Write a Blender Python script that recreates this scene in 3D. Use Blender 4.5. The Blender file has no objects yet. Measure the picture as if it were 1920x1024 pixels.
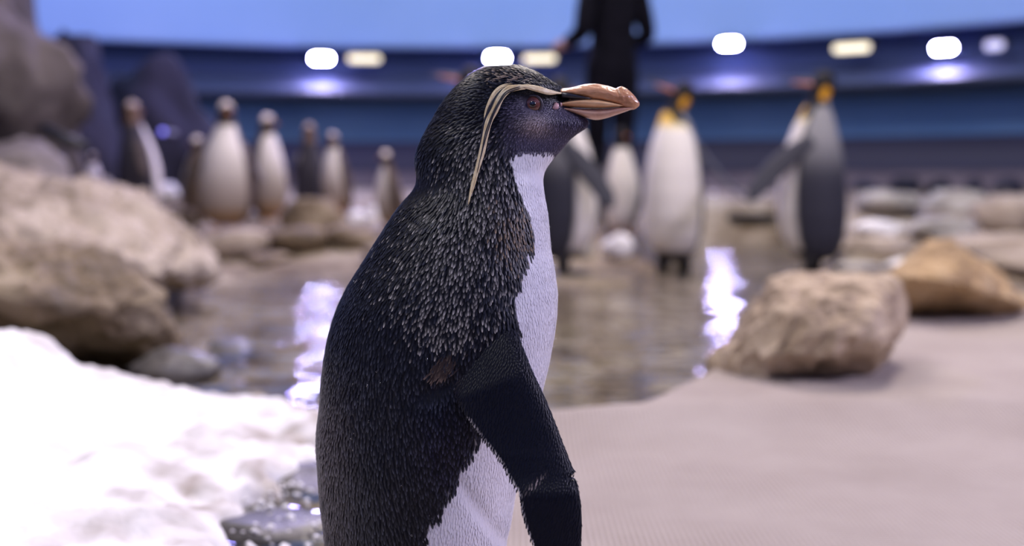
import bpy, bmesh, math, random
import numpy as np
from mathutils import Vector, Matrix, Euler, noise

S = bpy.context.scene
COL = S.collection
random.seed(11)
rng = np.random.default_rng(5)
PI = math.pi

# ------------------------------------------------------------------ camera
CAM_H = 0.43
F = 1920 * 40 / 36
PITCH = math.atan(177 / F)
cd = bpy.data.cameras.new('camera')
cam = bpy.data.objects.new('camera', cd)
COL.objects.link(cam)
cam.location = (0, 0, CAM_H)
cam.rotation_euler = (PI / 2 - PITCH, 0, 0)
cd.lens = 40
cd.sensor_width = 36
cd.clip_start = 0.05
cd.dof.use_dof = True
cd.dof.focus_distance = 0.945
cd.dof.aperture_fstop = 2.8
S.camera = cam

# ------------------------------------------------------------------ world, lights, exposure
w = bpy.data.worlds.new('world')
S.world = w
w.use_nodes = True
w.node_tree.nodes['Background'].inputs[0].default_value = (0.25, 0.3, 0.6, 1)
w.node_tree.nodes['Background'].inputs[1].default_value = 0.05
S.view_settings.view_transform = 'Standard'
S.view_settings.look = 'None'
S.view_settings.gamma = 1
S.view_settings.use_curve_mapping = False
S.view_settings.exposure = 0.0
S.cycles.use_denoising = True
S.cycles.max_bounces = 8
S.cycles.sample_clamp_indirect = 0
S.cycles.caustics_reflective = False
S.cycles.caustics_refractive = False


def area(name, loc, aim, size, power, col, sy=None):
    l = bpy.data.lights.new(name, 'AREA')
    l.shape = 'RECTANGLE'
    l.size = size
    l.size_y = sy or size
    l.energy = power
    l.color = col
    o = bpy.data.objects.new(name, l)
    COL.objects.link(o)
    o.location = loc
    o.rotation_euler = (Vector(aim) - Vector(loc)).to_track_quat('-Z', 'Y').to_euler()
    return o


# ceiling panels of the hall and the blue washers under the painted sky wall
area('ceiling_panel_light', (-1.8, 2.6, 4.5), (-1.5, 2.2, 0), 1.2, 105, (1, 0.89, 0.85))
area('ceiling_panel_light', (1.9, 4.6, 4.5), (1.5, 3.4, 0), 1.1, 185, (1, 0.89, 0.82))
area('ceiling_panel_light', (-1.7, -0.5, 4.5), (0.0, 1.0, 0.2), 1.0, 85, (0.95, 0.93, 1))
area('ceiling_panel_light', (0.0, 7.5, 4.5), (0.0, 6.5, 0), 1.6, 170, (1, 0.90, 0.84))
area('violet_stage_light', (3.9, 0.9, 2.4), (0.0, 1.0, 0.25), 0.6, 150, (0.78, 0.72, 1))
area('violet_stage_light', (-1.0, 8.5, 4.2), (-2.9, 6.3, 0.8), 0.5, 150, (0.36, 0.30, 1))
for ax in (-7.0, -3.6, 0.2, 3.8, 6.4):
    wx = -0.9 + (ax + 0.9) * 0.72
    wy = 4 + math.sqrt(max(0.5, 64 - (ax + 0.9) ** 2)) * 0.80
    ty = 4 + math.sqrt(max(0.5, 64 - (ax + 0.9) ** 2))
    area('blue_wall_washer', (wx, wy, 4.55), (ax, ty, 2.3), 1.5, 62, (0.44, 0.54, 0.66), 0.5)


# ------------------------------------------------------------------ helpers
def raydir(px, py):
    a = (px - 960) / F
    b = (512 - py) / F
    return Vector((a, math.cos(PITCH) + b * math.sin(PITCH), -math.sin(PITCH) + b * math.cos(PITCH)))


def P(px, py, Y):
    d = raydir(px, py)
    return Vector((0, 0, CAM_H)) + d * (Y / d.y)


def G(px, py, z=0.0):
    d = raydir(px, py)
    return Vector((0, 0, CAM_H)) + d * ((z - CAM_H) / d.z)


def to_px(x, z, Y=1.0):
    """side view coordinates of points on the plane y = Y (arrays allowed)"""
    c, s = math.cos(PITCH), math.sin(PITCH)
    dz = z - CAM_H
    depth = Y * c - dz * s
    up = Y * s + dz * c
    return 960 + F * x / depth, 512 - F * up / depth


def sm(a, b, x):
    t = np.clip((np.asarray(x, float) - a) / (b - a), 0, 1)
    return t * t * (3 - 2 * t)


def fbm(p, oct=4):
    return noise.fractal(p, 1.0, 2.0, oct)


def mesh_obj(name, verts, faces, m=None, parent=None, smooth=True, colors=None):
    me = bpy.data.meshes.new(name)
    me.from_pydata([tuple(v) for v in verts], [], faces)
    if smooth:
        me.polygons.foreach_set('use_smooth', [True] * len(me.polygons))
    if colors is not None:
        at = me.color_attributes.new('Col', 'FLOAT_COLOR', 'POINT')
        c = np.ones((len(verts), 4), np.float32)
        c[:, :3] = np.asarray(colors, np.float32)
        at.data.foreach_set('color', c.ravel())
    me.update()
    o = bpy.data.objects.new(name, me)
    COL.objects.link(o)
    if m:
        me.materials.append(m)
    if parent:
        o.parent = parent
    return o


def empty(name, loc=(0, 0, 0), rz=0.0):
    o = bpy.data.objects.new(name, None)
    COL.objects.link(o)
    o.empty_display_size = 0.05
    o.location = loc
    o.rotation_euler = (0, 0, rz)
    return o


def tag(o, label=None, cat=None, group=None, kind=None):
    if label: o['label'] = label
    if cat: o['category'] = cat
    if group: o['group'] = group
    if kind: o['kind'] = kind
    return o


def bm_obj(name, bm, m, parent=None, smooth=True):
    me = bpy.data.meshes.new(name)
    bm.to_mesh(me)
    bm.free()
    if smooth:
        me.polygons.foreach_set('use_smooth', [True] * len(me.polygons))
    if m:
        me.materials.append(m)
    o = bpy.data.objects.new(name, me)
    COL.objects.link(o)
    if parent:
        o.parent = parent
    return o


def loft(rings, closed=True, cap=True):
    """rings: list of equal-length lists of points -> verts, faces"""
    n = len(rings[0])
    V = [p for r in rings for p in r]
    Fc = []
    for i in range(len(rings) - 1):
        for j in range(n if closed else n - 1):
            k = (j + 1) % n
            Fc.append((i * n + j, i * n + k, (i + 1) * n + k, (i + 1) * n + j))
    if cap:
        Fc.append(tuple(range(n))[::-1])
        b = (len(rings) - 1) * n
        Fc.append(tuple(range(b, b + n)))
    return V, Fc


def tube(pts, rad, n=8, squash=None):
    """tapered tube along points; squash = (vector, factor) flattens along a vector"""
    rings = []
    pts = [Vector(p) for p in pts]
    for i, p in enumerate(pts):
        t = (pts[min(i + 1, len(pts) - 1)] - pts[max(i - 1, 0)]).normalized()
        a = t.orthogonal().normalized() if squash is None else (Vector(squash[0]) - t * t.dot(Vector(squash[0]))).normalized()
        b = t.cross(a).normalized()
        r = rad[i] if hasattr(rad, '__len__') else rad
        f = 1 if squash is None else squash[1]
        rings.append([p + a * (r * f * math.cos(q)) + b * (r * math.sin(q)) for q in [2 * PI * k / n for k in range(n)]])
    return loft(rings)


def catmull(pts, n):
    pts = [np.array(p, float) for p in pts]
    out = []
    m = len(pts) - 1
    for k in range(n):
        u = k / (n - 1) * m
        i = min(int(u), m - 1)
        t = u - i
        p0, p1, p2, p3 = pts[max(i - 1, 0)], pts[i], pts[i + 1], pts[min(i + 2, m)]
        out.append(0.5 * ((2 * p1) + (-p0 + p2) * t + (2 * p0 - 5 * p1 + 4 * p2 - p3) * t * t + (-p0 + 3 * p1 - 3 * p2 + p3) * t ** 3))
    return np.array(out)


# ------------------------------------------------------------------ materials
def mat(name, col=(0.5, 0.5, 0.5), rough=0.6, spec=0.5, attr=False, noise_cols=None, nscale=5, bump=0.0, bscale=40,
        emit=None, estr=0, sheen=0, coat=0, metal=0, detail=6, bdist=0.01, sss=0, stops=None):
    m = bpy.data.materials.new(name)
    m.use_nodes = True
    nt = m.node_tree
    N, L = nt.nodes, nt.links
    b = N['Principled BSDF']
    b.inputs['Base Color'].default_value = (*col, 1)
    b.inputs['Roughness'].default_value = rough
    b.inputs['Specular IOR Level'].default_value = spec
    b.inputs['Metallic'].default_value = metal
    if sheen:
        b.inputs['Sheen Weight'].default_value = sheen
    if coat:
        b.inputs['Coat Weight'].default_value = coat
        b.inputs['Coat Roughness'].default_value = 0.12
    if sss:
        b.inputs['Subsurface Weight'].default_value = sss
        b.inputs['Subsurface Scale'].default_value = 0.01
    tc = N.new('ShaderNodeTexCoord')
    if attr:
        a = N.new('ShaderNodeVertexColor')
        a.layer_name = 'Col'
        L.new(a.outputs['Color'], b.inputs['Base Color'])
    elif noise_cols:
        nz = N.new('ShaderNodeTexNoise')
        nz.inputs['Scale'].default_value = nscale
        nz.inputs['Detail'].default_value = detail
        nz.inputs['Roughness'].default_value = 0.62
        L.new(tc.outputs['Object'], nz.inputs['Vector'])
        cr = N.new('ShaderNodeValToRGB')
        k = len(noise_cols)
        st = stops or [0.3 + 0.4 * i / max(1, k - 1) for i in range(k)]
        while len(cr.color_ramp.elements) < k:
            cr.color_ramp.elements.new(0.5)
        for i, c in enumerate(noise_cols):
            cr.color_ramp.elements[i].position = st[i]
            cr.color_ramp.elements[i].color = (*c, 1)
        L.new(nz.outputs['Fac'], cr.inputs['Fac'])
        L.new(cr.outputs['Color'], b.inputs['Base Color'])
    if bump:
        nb = N.new('ShaderNodeTexNoise')
        nb.inputs['Scale'].default_value = bscale
        nb.inputs['Detail'].default_value = 5
        L.new(tc.outputs['Object'], nb.inputs['Vector'])
        bp = N.new('ShaderNodeBump')
        bp.inputs['Strength'].default_value = bump
        bp.inputs['Distance'].default_value = bdist
        L.new(nb.outputs['Fac'], bp.inputs['Height'])
        L.new(bp.outputs['Normal'], b.inputs['Normal'])
    if emit:
        b.inputs['Emission Color'].default_value = (*emit, 1)
        b.inputs['Emission Strength'].default_value = estr
    return m


M = {}
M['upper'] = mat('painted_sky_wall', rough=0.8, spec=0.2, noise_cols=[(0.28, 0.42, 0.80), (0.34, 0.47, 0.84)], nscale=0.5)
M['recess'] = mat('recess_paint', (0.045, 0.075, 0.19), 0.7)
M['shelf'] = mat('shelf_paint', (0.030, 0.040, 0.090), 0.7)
M['teal'] = mat('teal_band', rough=0.6, noise_cols=[(0.075, 0.19, 0.46), (0.12, 0.25, 0.54)], nscale=1.2)
M['navy'] = mat('navy_band', (0.028, 0.03, 0.085), 0.6)
M['base'] = mat('mauve_base', rough=0.8, noise_cols=[(0.09, 0.065, 0.095), (0.17, 0.13, 0.16)], nscale=2.0)
M['ceil'] = mat('ceiling_paint', (0.10, 0.14, 0.28), 0.9)
M['bed'] = mat('wet_stone_bed', rough=0.75, spec=0.3,
               noise_cols=[(0.045, 0.034, 0.022), (0.14, 0.10, 0.058), (0.30, 0.245, 0.175), (0.50, 0.44, 0.36)], nscale=2.6, bump=0.5, bscale=14, detail=9)
M['rock_pale'] = mat('pale_rock', rough=0.8, noise_cols=[(0.15, 0.115, 0.085), (0.36, 0.29, 0.23), (0.52, 0.44, 0.37)], nscale=2.6, bump=0.7, bscale=12, bdist=0.02)
M['rock_tan'] = mat('tan_boulder', rough=0.85, noise_cols=[(0.12, 0.08, 0.055), (0.40, 0.30, 0.20), (0.56, 0.45, 0.33)], nscale=9, bump=0.8, bscale=28, bdist=0.015)
M['rock_ochre'] = mat('ochre_boulder', rough=0.85, noise_cols=[(0.14, 0.085, 0.04), (0.42, 0.28, 0.14), (0.50, 0.37, 0.22)], nscale=5, bump=0.8, bscale=24, bdist=0.015)
M['rock_ledge'] = mat('brown_ledge_rock', rough=0.8, noise_cols=[(0.05, 0.038, 0.03), (0.18, 0.13, 0.08), (0.36, 0.29, 0.20)], nscale=4.5, bump=0.8, bscale=16, bdist=0.02)
M['rock_grey'] = mat('grey_rock', rough=0.75, noise_cols=[(0.15, 0.135, 0.115), (0.36, 0.33, 0.29), (0.56, 0.53, 0.50)], nscale=3.2, bump=0.6, bscale=14, bdist=0.02)
M['rock_cliff'] = mat('mauve_cliff_rock', rough=0.8, noise_cols=[(0.014, 0.011, 0.012), (0.06, 0.046, 0.046), (0.13, 0.105, 0.11)], nscale=1.9, bump=0.7, bscale=8, bdist=0.03)
M['rock_mauve'] = mat('mauve_rock', rough=0.8, noise_cols=[(0.06, 0.05, 0.048), (0.16, 0.135, 0.13), (0.28, 0.24, 0.235)], nscale=3.0, bump=0.7, bscale=10, bdist=0.03)
M['rock_dark'] = mat('dark_cave_rock', rough=0.85, noise_cols=[(0.004, 0.004, 0.012), (0.020, 0.018, 0.045)], nscale=1.6, bump=0.6, bscale=7, bdist=0.03)
M['rock_wet'] = mat('wet_dark_rock', rough=0.45, noise_cols=[(0.045, 0.04, 0.038), (0.17, 0.155, 0.145)], nscale=6, bump=0.6, bscale=20)
M['snow'] = mat('snow', rough=0.75, spec=0.3, noise_cols=[(0.80, 0.76, 0.77), (0.88, 0.86, 0.87)], nscale=7, bump=0.5, bscale=38, bdist=0.012)
M['snow_bank'] = mat('snow_and_slush', attr=True, rough=0.7, spec=0.3, bump=0.5, bscale=38, bdist=0.012)
M['dark_rubber'] = mat('black_rubber', (0.012, 0.012, 0.014), 0.5)
M['housing'] = mat('lamp_housing', (0.02, 0.02, 0.03), 0.4)
M['lamp_white'] = mat('lamp_white_glow', (0.8, 0.8, 1), emit=(0.56, 0.50, 1.0), estr=750)
M['lamp_warm'] = mat('lamp_warm_glow', (1, 0.9, 0.7), emit=(1.0, 0.88, 0.62), estr=1.5)
M['lamp_dim'] = mat('lamp_dim_glow', (0.8, 0.8, 1), emit=(0.66, 0.62, 1.0), estr=0.75)
M['led'] = mat('led_glow', (0.3, 0.3, 1), emit=(0.22, 0.2, 1.0), estr=1.5)
M['feather'] = mat('feather', attr=True, rough=0.36, spec=0.20)
M['plumage'] = mat('plumage', attr=True, rough=0.6, spec=0.2, bump=0.25, bscale=220, bdist=0.002)
M['eye_black'] = mat('eye_pupil', (0.003, 0.003, 0.004), 0.08, 0.8, coat=1)
M['iris'] = mat('eye_iris', rough=0.12, coat=1, noise_cols=[(0.10, 0.028, 0.022), (0.24, 0.085, 0.06)], nscale=300)
M['eye_ring'] = mat('eye_ring', (0.055, 0.045, 0.06), 0.4)
M['crest'] = mat('crest_cream', rough=0.5, noise_cols=[(0.66, 0.48, 0.24), (0.92, 0.80, 0.55)], nscale=140)
M['crest_tan'] = mat('crown_tan', rough=0.5, noise_cols=[(0.12, 0.08, 0.06), (0.55, 0.43, 0.33)], nscale=110)
M['crest_dark'] = mat('crest_dark', (0.02, 0.018, 0.026), 0.35, 0.6)
M['gape'] = mat('gape_pink', (0.62, 0.36, 0.37), 0.4)
M['foot_pink'] = mat('pink_foot', (0.55, 0.36, 0.33), 0.5, bump=0.4, bscale=200)
M['foot_orange'] = mat('orange_foot', (0.62, 0.30, 0.08), 0.55)
M['foot_dark'] = mat('dark_foot', (0.02, 0.018, 0.018), 0.5)
M['bill_gentoo'] = mat('orange_bill', (0.60, 0.20, 0.06), 0.4)
M['bill_king'] = mat('black_bill', (0.02, 0.016, 0.018), 0.35)
M['bill_stripe'] = mat('salmon_stripe', (0.66, 0.24, 0.18), 0.4)
M['cloth'] = mat('black_work_cloth', rough=0.9, spec=0.1, noise_cols=[(0.003, 0.003, 0.006), (0.008, 0.0075, 0.013)], nscale=12)
M['skin'] = mat('skin', (0.55, 0.32, 0.25), 0.5)
M['hair'] = mat('auburn_hair', rough=0.5, noise_cols=[(0.09, 0.025, 0.018), (0.20, 0.05, 0.035)], nscale=40)
M['boot'] = mat('rubber_boot', (0.01, 0.01, 0.012), 0.3)
def bill_material():
    m = mat('orange_bill_horn', rough=0.27, spec=0.6, coat=0.35,
            noise_cols=[(0.34, 0.13, 0.07), (0.58, 0.27, 0.13), (0.66, 0.36, 0.20)], nscale=38)
    nt = m.node_tree
    N, L = nt.nodes, nt.links
    tc = N.new('ShaderNodeTexCoord')
    mp = N.new('ShaderNodeMapping')
    mp.inputs['Scale'].default_value = (45, 90, 160)
    mp.inputs['Rotation'].default_value = (0, 0.5, 0)
    nz = N.new('ShaderNodeTexNoise')
    nz.inputs['Scale'].default_value = 1.5
    nz.inputs['Detail'].default_value = 4
    bp = N.new('ShaderNodeBump')
    bp.inputs['Strength'].default_value = 0.7
    bp.inputs['Distance'].default_value = 0.003
    L.new(tc.outputs['Object'], mp.inputs['Vector'])
    L.new(mp.outputs['Vector'], nz.inputs['Vector'])
    L.new(nz.outputs['Fac'], bp.inputs['Height'])
    L.new(bp.outputs['Normal'], N['Principled BSDF'].inputs['Normal'])
    return m


M['bill'] = bill_material()
M['bill_side'] = mat('pale_orange_horn', rough=0.22, spec=0.6, coat=0.5, noise_cols=[(0.66, 0.33, 0.15), (0.78, 0.50, 0.28)], nscale=60, bump=0.2, bscale=120, bdist=0.002)
M['bill_lower'] = mat('pinkish_horn', rough=0.3, spec=0.5, coat=0.2, noise_cols=[(0.40, 0.19, 0.13), (0.60, 0.34, 0.24), (0.66, 0.42, 0.33)], nscale=45, bump=0.2, bscale=100, bdist=0.002)


def water_material():
    m = bpy.data.materials.new('water')
    m.use_nodes = True
    nt = m.node_tree
    N, L = nt.nodes, nt.links
    for n in list(N):
        if n.type != 'OUTPUT_MATERIAL':
            N.remove(n)
    out = [n for n in N if n.type == 'OUTPUT_MATERIAL'][0]
    tc = N.new('ShaderNodeTexCoord')
    mp = N.new('ShaderNodeMapping')
    mp.inputs['Scale'].default_value = (2.0, 7.5, 1)
    n1 = N.new('ShaderNodeTexNoise')
    n1.inputs['Scale'].default_value = 1.0
    n1.inputs['Detail'].default_value = 2.0
    L.new(tc.outputs['Object'], mp.inputs['Vector'])
    L.new(mp.outputs['Vector'], n1.inputs['Vector'])
    # livelier, choppier ripples near the snow bank, calmer in the middle of the pool
    n2 = N.new('ShaderNodeTexNoise')
    n2.inputs['Scale'].default_value = 9.0
    n2.inputs['Detail'].default_value = 1.0
    L.new(tc.outputs['Object'], n2.inputs['Vector'])
    sx = N.new('ShaderNodeSeparateXYZ')
    L.new(tc.outputs['Object'], sx.inputs['Vector'])
    mr = N.new('ShaderNodeMapRange')
    mr.inputs['From Min'].default_value = -0.15
    mr.inputs['From Max'].default_value = -0.55
    mr.inputs['To Min'].default_value = 0.12
    mr.inputs['To Max'].default_value = 0.95
    L.new(sx.outputs['X'], mr.inputs['Value'])
    ml = N.new('ShaderNodeMath')
    ml.operation = 'MULTIPLY_ADD'
    L.new(n2.outputs['Fac'], ml.inputs[0])
    L.new(mr.outputs['Result'], ml.inputs[1])
    L.new(n1.outputs['Fac'], ml.inputs[2])
    bp = N.new('ShaderNodeBump')
    bp.inputs['Distance'].default_value = 0.03
    bp.inputs['Strength'].default_value = 0.95
    L.new(ml.outputs['Value'], bp.inputs['Height'])
    gl = N.new('ShaderNodeBsdfGlossy')
    gl.inputs['Roughness'].default_value = 0.05
    gl.inputs['Color'].default_value = (0.95, 0.96, 1, 1)
    tr = N.new('ShaderNodeBsdfTransparent')
    tr.inputs['Color'].default_value = (0.86, 0.86, 0.84, 1)
    fr = N.new('ShaderNodeFresnel')
    fr.inputs['IOR'].default_value = 1.33
    L.new(bp.outputs['Normal'], gl.inputs['Normal'])
    L.new(bp.outputs['Normal'], fr.inputs['Normal'])
    mx = N.new('ShaderNodeMixShader')
    L.new(fr.outputs['Fac'], mx.inputs['Fac'])
    L.new(tr.outputs['BSDF'], mx.inputs[1])
    L.new(gl.outputs['BSDF'], mx.inputs[2])
    L.new(mx.outputs['Shader'], out.inputs['Surface'])
    return m


M['water'] = water_material()


def drop_material():
    m = bpy.data.materials.new('water_drop')
    m.use_nodes = True
    N, L = m.node_tree.nodes, m.node_tree.links
    N.remove(N['Principled BSDF'])
    gl, tr, fr, mx = N.new('ShaderNodeBsdfGlossy'), N.new('ShaderNodeBsdfTransparent'), N.new('ShaderNodeLayerWeight'), N.new('ShaderNodeMixShader')
    gl.inputs['Roughness'].default_value = 0.06
    fr.inputs['Blend'].default_value = 0.22
    L.new(fr.outputs['Facing'], mx.inputs['Fac'])
    L.new(tr.outputs['BSDF'], mx.inputs[1])
    L.new(gl.outputs['BSDF'], mx.inputs[2])
    L.new(mx.outputs['Shader'], N['Material Output'].inputs['Surface'])
    return m


M['drop'] = drop_material()


def mat_material():
    m = mat('woven_mat', rough=0.9, spec=0.15, noise_cols=[(0.36, 0.30, 0.265), (0.45, 0.385, 0.345)], nscale=3.0)
    nt = m.node_tree
    N, L = nt.nodes, nt.links
    tc = N.new('ShaderNodeTexCoord')
    w1 = N.new('ShaderNodeTexWave')
    w1.bands_direction = 'X'
    w1.inputs['Scale'].default_value = 42
    w1.inputs['Distortion'].default_value = 0.6
    w2 = N.new('ShaderNodeTexWave')
    w2.bands_direction = 'Y'
    w2.inputs['Scale'].default_value = 42
    w2.inputs['Distortion'].default_value = 0.6
    ad = N.new('ShaderNodeMath')
    ad.operation = 'ADD'
    for wv in (w1, w2):
        L.new(tc.outputs['Object'], wv.inputs['Vector'])
    L.new(w1.outputs['Fac'], ad.inputs[0])
    L.new(w2.outputs['Fac'], ad.inputs[1])
    bp = N.new('ShaderNodeBump')
    bp.inputs['Strength'].default_value = 0.6
    bp.inputs['Distance'].default_value = 0.003
    L.new(ad.outputs['Value'], bp.inputs['Height'])
    L.new(bp.outputs['Normal'], N['Principled BSDF'].inputs['Normal'])
    return m


M['mat'] = mat_material()

# ------------------------------------------------------------------ the hall
CX, CY, R = -0.9, 4.0, 8.0


def revolve(name, prof, m, n=160):
    V, Fc = [], []
    k = len(prof)
    for i in range(n):
        a = 2 * PI * i / n
        for r, z in prof:
            V.append((CX + r * math.cos(a), CY + r * math.sin(a), z))
    for i in range(n):
        j = (i + 1) % n
        for q in range(k - 1):
            Fc.append((i * k + q, j * k + q, j * k + q + 1, i * k + q + 1))
    o = mesh_obj(name, V, Fc, m)
    return tag(o, kind='structure')


def circ_point(px, py, r):
    kx = (px - 960) / F / math.cos(PITCH)
    A = 1 + kx * kx
    B = -2 * (kx * CX + CY)
    C = CX * CX + CY * CY - r * r
    Y = (-B + math.sqrt(B * B - 4 * A * C)) / (2 * A)
    return P(px, py, Y)


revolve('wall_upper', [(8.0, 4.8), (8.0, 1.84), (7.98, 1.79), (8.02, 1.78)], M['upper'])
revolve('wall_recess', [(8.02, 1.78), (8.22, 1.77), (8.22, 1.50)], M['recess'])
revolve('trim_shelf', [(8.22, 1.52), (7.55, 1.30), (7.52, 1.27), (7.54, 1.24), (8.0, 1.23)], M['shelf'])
revolve('wall_middle', [(8.0, 1.23), (8.0, 0.82)], M['teal'])
revolve('trim_band', [(8.0, 0.82), (7.93, 0.80), (7.90, 0.50)], M['navy'])
revolve('wall_base', [(7.90, 0.50), (7.7, 0.42), (7.6, 0.0), (7.6, -0.4)], M['base'])
cv = [(CX, CY, 4.8)] + [(CX + 8 * math.cos(2 * PI * i / 96), CY + 8 * math.sin(2 * PI * i / 96), 4.8) for i in range(96)]
tag(mesh_obj('ceiling', cv, [(0, i + 1, (i + 1) % 96 + 1) for i in range(96)], M['ceil'], smooth=False), kind='structure')


def floor_z(x, y):
    z = -0.085
    k = x / max(y, 0.5)
    ch = (1 - float(sm(0.055, 0.095, abs(k - 0.200)))) * (1 - float(sm(8.0, 8.6, y)))   # the pool runs on between the king penguins
    rise = 0.055 * float(sm(4.3, 5.2, y)) + 0.19 * float(sm(5.4, 6.8, y)) + 0.16 * float(sm(6.8, 9.5, y))
    if y < 5.5 and x < -1.0:
        rise = max(rise, 0.16 * float(sm(-1.0, -1.8, x)))
    if k > 0.28:
        rise = max(rise, 0.12 * float(sm(3.4, 4.6, y)) + 0.25 * float(sm(4.6, 9.0, y)))
    rise *= (1 - ch)
    if 4.7 < y < 6.1:                                        # shallow shelf under the kings' feet
        rise = max(rise, 0.050 * float(sm(0.03, 0.02, abs(k - 0.275))))
    z += rise
    z += (0.024 * fbm(Vector((x * 1.6, y * 1.6, 3.1))) + 0.02 * fbm(Vector((x * 5, y * 5, 7)), 3)) * (1 - 0.6 * ch)
    if y < 1.9:                                              # wet stone bank behind the crested penguin
        t = float(sm(1.9, 1.6, y)) * float(sm(-0.6, -0.35, x))
        z = z * (1 - t) + t * (-0.037 + 0.012 * fbm(Vector((x * 14, y * 14, 2)), 3))
    return z


def hit(px, py, d0=2.6):
    """where the ray through a pixel first meets the ground"""
    d = d0
    while d < 11.5:
        p = P(px, py, d)
        if p.z <= floor_z(p.x, p.y):
            return Vector((p.x, p.y, floor_z(p.x, p.y)))
        d += 0.03
    return P(px, py, d)


nx, ny = 150, 150
V, Fc = [], []
for j in range(ny):
    for i in range(nx):
        x = -8.6 + 15.6 * i / (nx - 1)
        y = -3.7 + 15.4 * j / (ny - 1)
        V.append((x, y, floor_z(x, y)))
for j in range(ny - 1):
    for i in range(nx - 1):
        cx_, cy_ = V[j * nx + i][0] - CX, V[j * nx + i][1] - CY
        if cx_ * cx_ + cy_ * cy_ < 61.5:
            a = j * nx + i
            Fc.append((a, a + 1, a + nx + 1, a + nx))
tag(mesh_obj('floor', V, Fc, M['bed']), kind='structure')

n = 90
V = [(CX, CY, -0.03)] + [(CX + 7.55 * math.cos(2 * PI * i / n), CY + 7.55 * math.sin(2 * PI * i / n), -0.03) for i in range(n)]
wt = mesh_obj('pool_water', V, [(0, i + 1, (i + 1) % n + 1) for i in range(n)], M['water'], smooth=False)
tag(wt, 'shallow rippling pool water reflecting violet lamps', 'water', kind='stuff')


# --- lamps in the recess
def lamp(px, py, wd, hd, m, label, group):
    p = circ_point(px, py, 7.88)
    ang = math.atan2(CY - p.y, CX - p.x)
    root = empty('wall_lamp', p, ang)
    root.rotation_euler = (0, math.radians(6), ang)
    tag(root, label, 'lamp', group)

    def bx(name, x0, x1, y0, y1, z0, z1, mm, bev=0.006):
        bm = bmesh.new()
        bmesh.ops.create_cube(bm, size=1)
        for v in bm.verts:
            v.co = Vector(((x0 + x1) / 2 + v.co.x * (x1 - x0), (y0 + y1) / 2 + v.co.y * (y1 - y0), (z0 + z1) / 2 + v.co.z * (z1 - z0)))
        bmesh.ops.bevel(bm, geom=list(bm.edges), offset=bev, segments=2, affect='EDGES')
        return bm_obj(name, bm, mm, root, smooth=False)
    bx('housing', -0.10, 0.0, -wd / 2 - 0.012, wd / 2 + 0.012, -hd / 2 + 0.002, hd / 2 + 0.012, M['housing'])
    rr = []
    for x, k in ((-0.005, 1.0), (0.008, 1.0), (0.013, 0.9)):
        ring = []
        for q in range(32):
            a = 2 * PI * q / 32
            cy, cz = math.cos(a), math.sin(a)
            ring.append((x, (math.copysign(max(0, wd / 2 - hd / 2), cy) + cy * hd / 2) * k, cz * hd / 2 * k))
        rr.append(ring)
    V_, F_ = loft(rr)
    mesh_obj('lens', V_, F_, m, root, smooth=False)
    bx('bracket', -0.26, -0.09, -0.02, 0.02, -0.012, 0.012, M['housing'], 0.003)
    bx('hood', -0.10, 0.03, -wd / 2 - 0.015, wd / 2 + 0.015, hd / 2 + 0.010, hd / 2 + 0.022, M['housing'], 0.003)


lamp(603, 110, 0.19, 0.064, M['lamp_white'], 'violet-white floodlight beside a warm lamp above the left penguin group', 'violet wall floodlights')
lamp(683, 110, 0.33, 0.07, M['lamp_warm'], 'warm yellow strip lamp above the group of brown penguins', 'warm strip lamps')
lamp(933, 108, 0.19, 0.064, M['lamp_white'], 'violet-white floodlight right above the crown of the crested penguin', 'violet wall floodlights')
lamp(1012, 110, 0.33, 0.07, M['lamp_warm'], 'warm strip lamp between the crested penguin and the keeper', 'warm strip lamps')
lamp(1367, 82, 0.18, 0.064, M['lamp_white'], 'violet-white floodlight alone between two king penguins', 'violet wall floodlights')
lamp(1597, 90, 0.34, 0.075, M['lamp_warm'], 'warm strip lamp standing alone past the orange-eared king penguin', 'warm strip lamps')
lamp(1770, 90, 0.175, 0.064, M['lamp_white'], 'violet-white floodlight beside a dim lavender lamp', 'violet wall floodlights')
lamp(1865, 85, 0.16, 0.08, M['lamp_dim'], 'dim lavender lamp at the end of the lamp row', 'dim wall lamps')


# ------------------------------------------------------------------ rocks
def rock(name, label, c, size, seed, m, rz=0.0, cuts=7, rough=0.16, sub=4, group=None, cat='rock', flat=None, freq=1.3):
    bm = bmesh.new()
    bmesh.ops.create_icosphere(bm, subdivisions=sub, radius=1)
    r = random.Random(seed)
    planes = []
    for k in range(cuts):
        nv = Vector((r.uniform(-1, 1), r.uniform(-1, 1), r.uniform(-0.6, 1))).normalized()
        planes.append((nv, r.uniform(0.62, 0.86)))
    if flat:
        planes.append((Vector((r.uniform(-0.12, 0.12), r.uniform(-0.12, 0.12), 1)).normalized(), flat))
    off = Vector((seed * 3.17, seed * 1.3, seed * 0.71))
    for v in bm.verts:
        p = v.co.copy()
        for nv, d in planes:
            k = p.dot(nv) - d
            if k > 0:
                p -= nv * (k * 0.9)
        p *= 1 + rough * fbm(v.co * freq + off, 5) + rough * 0.35 * fbm(v.co * freq * 4 + off, 3)
        p.z = max(p.z, -0.75)
        v.co = Vector((p.x * size[0], p.y * size[1], p.z * size[2]))
    o = bm_obj(name, bm, m)
    o.location = c
    o.rotation_euler = (0, 0, rz)
    return tag(o, label, cat, group)


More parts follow.
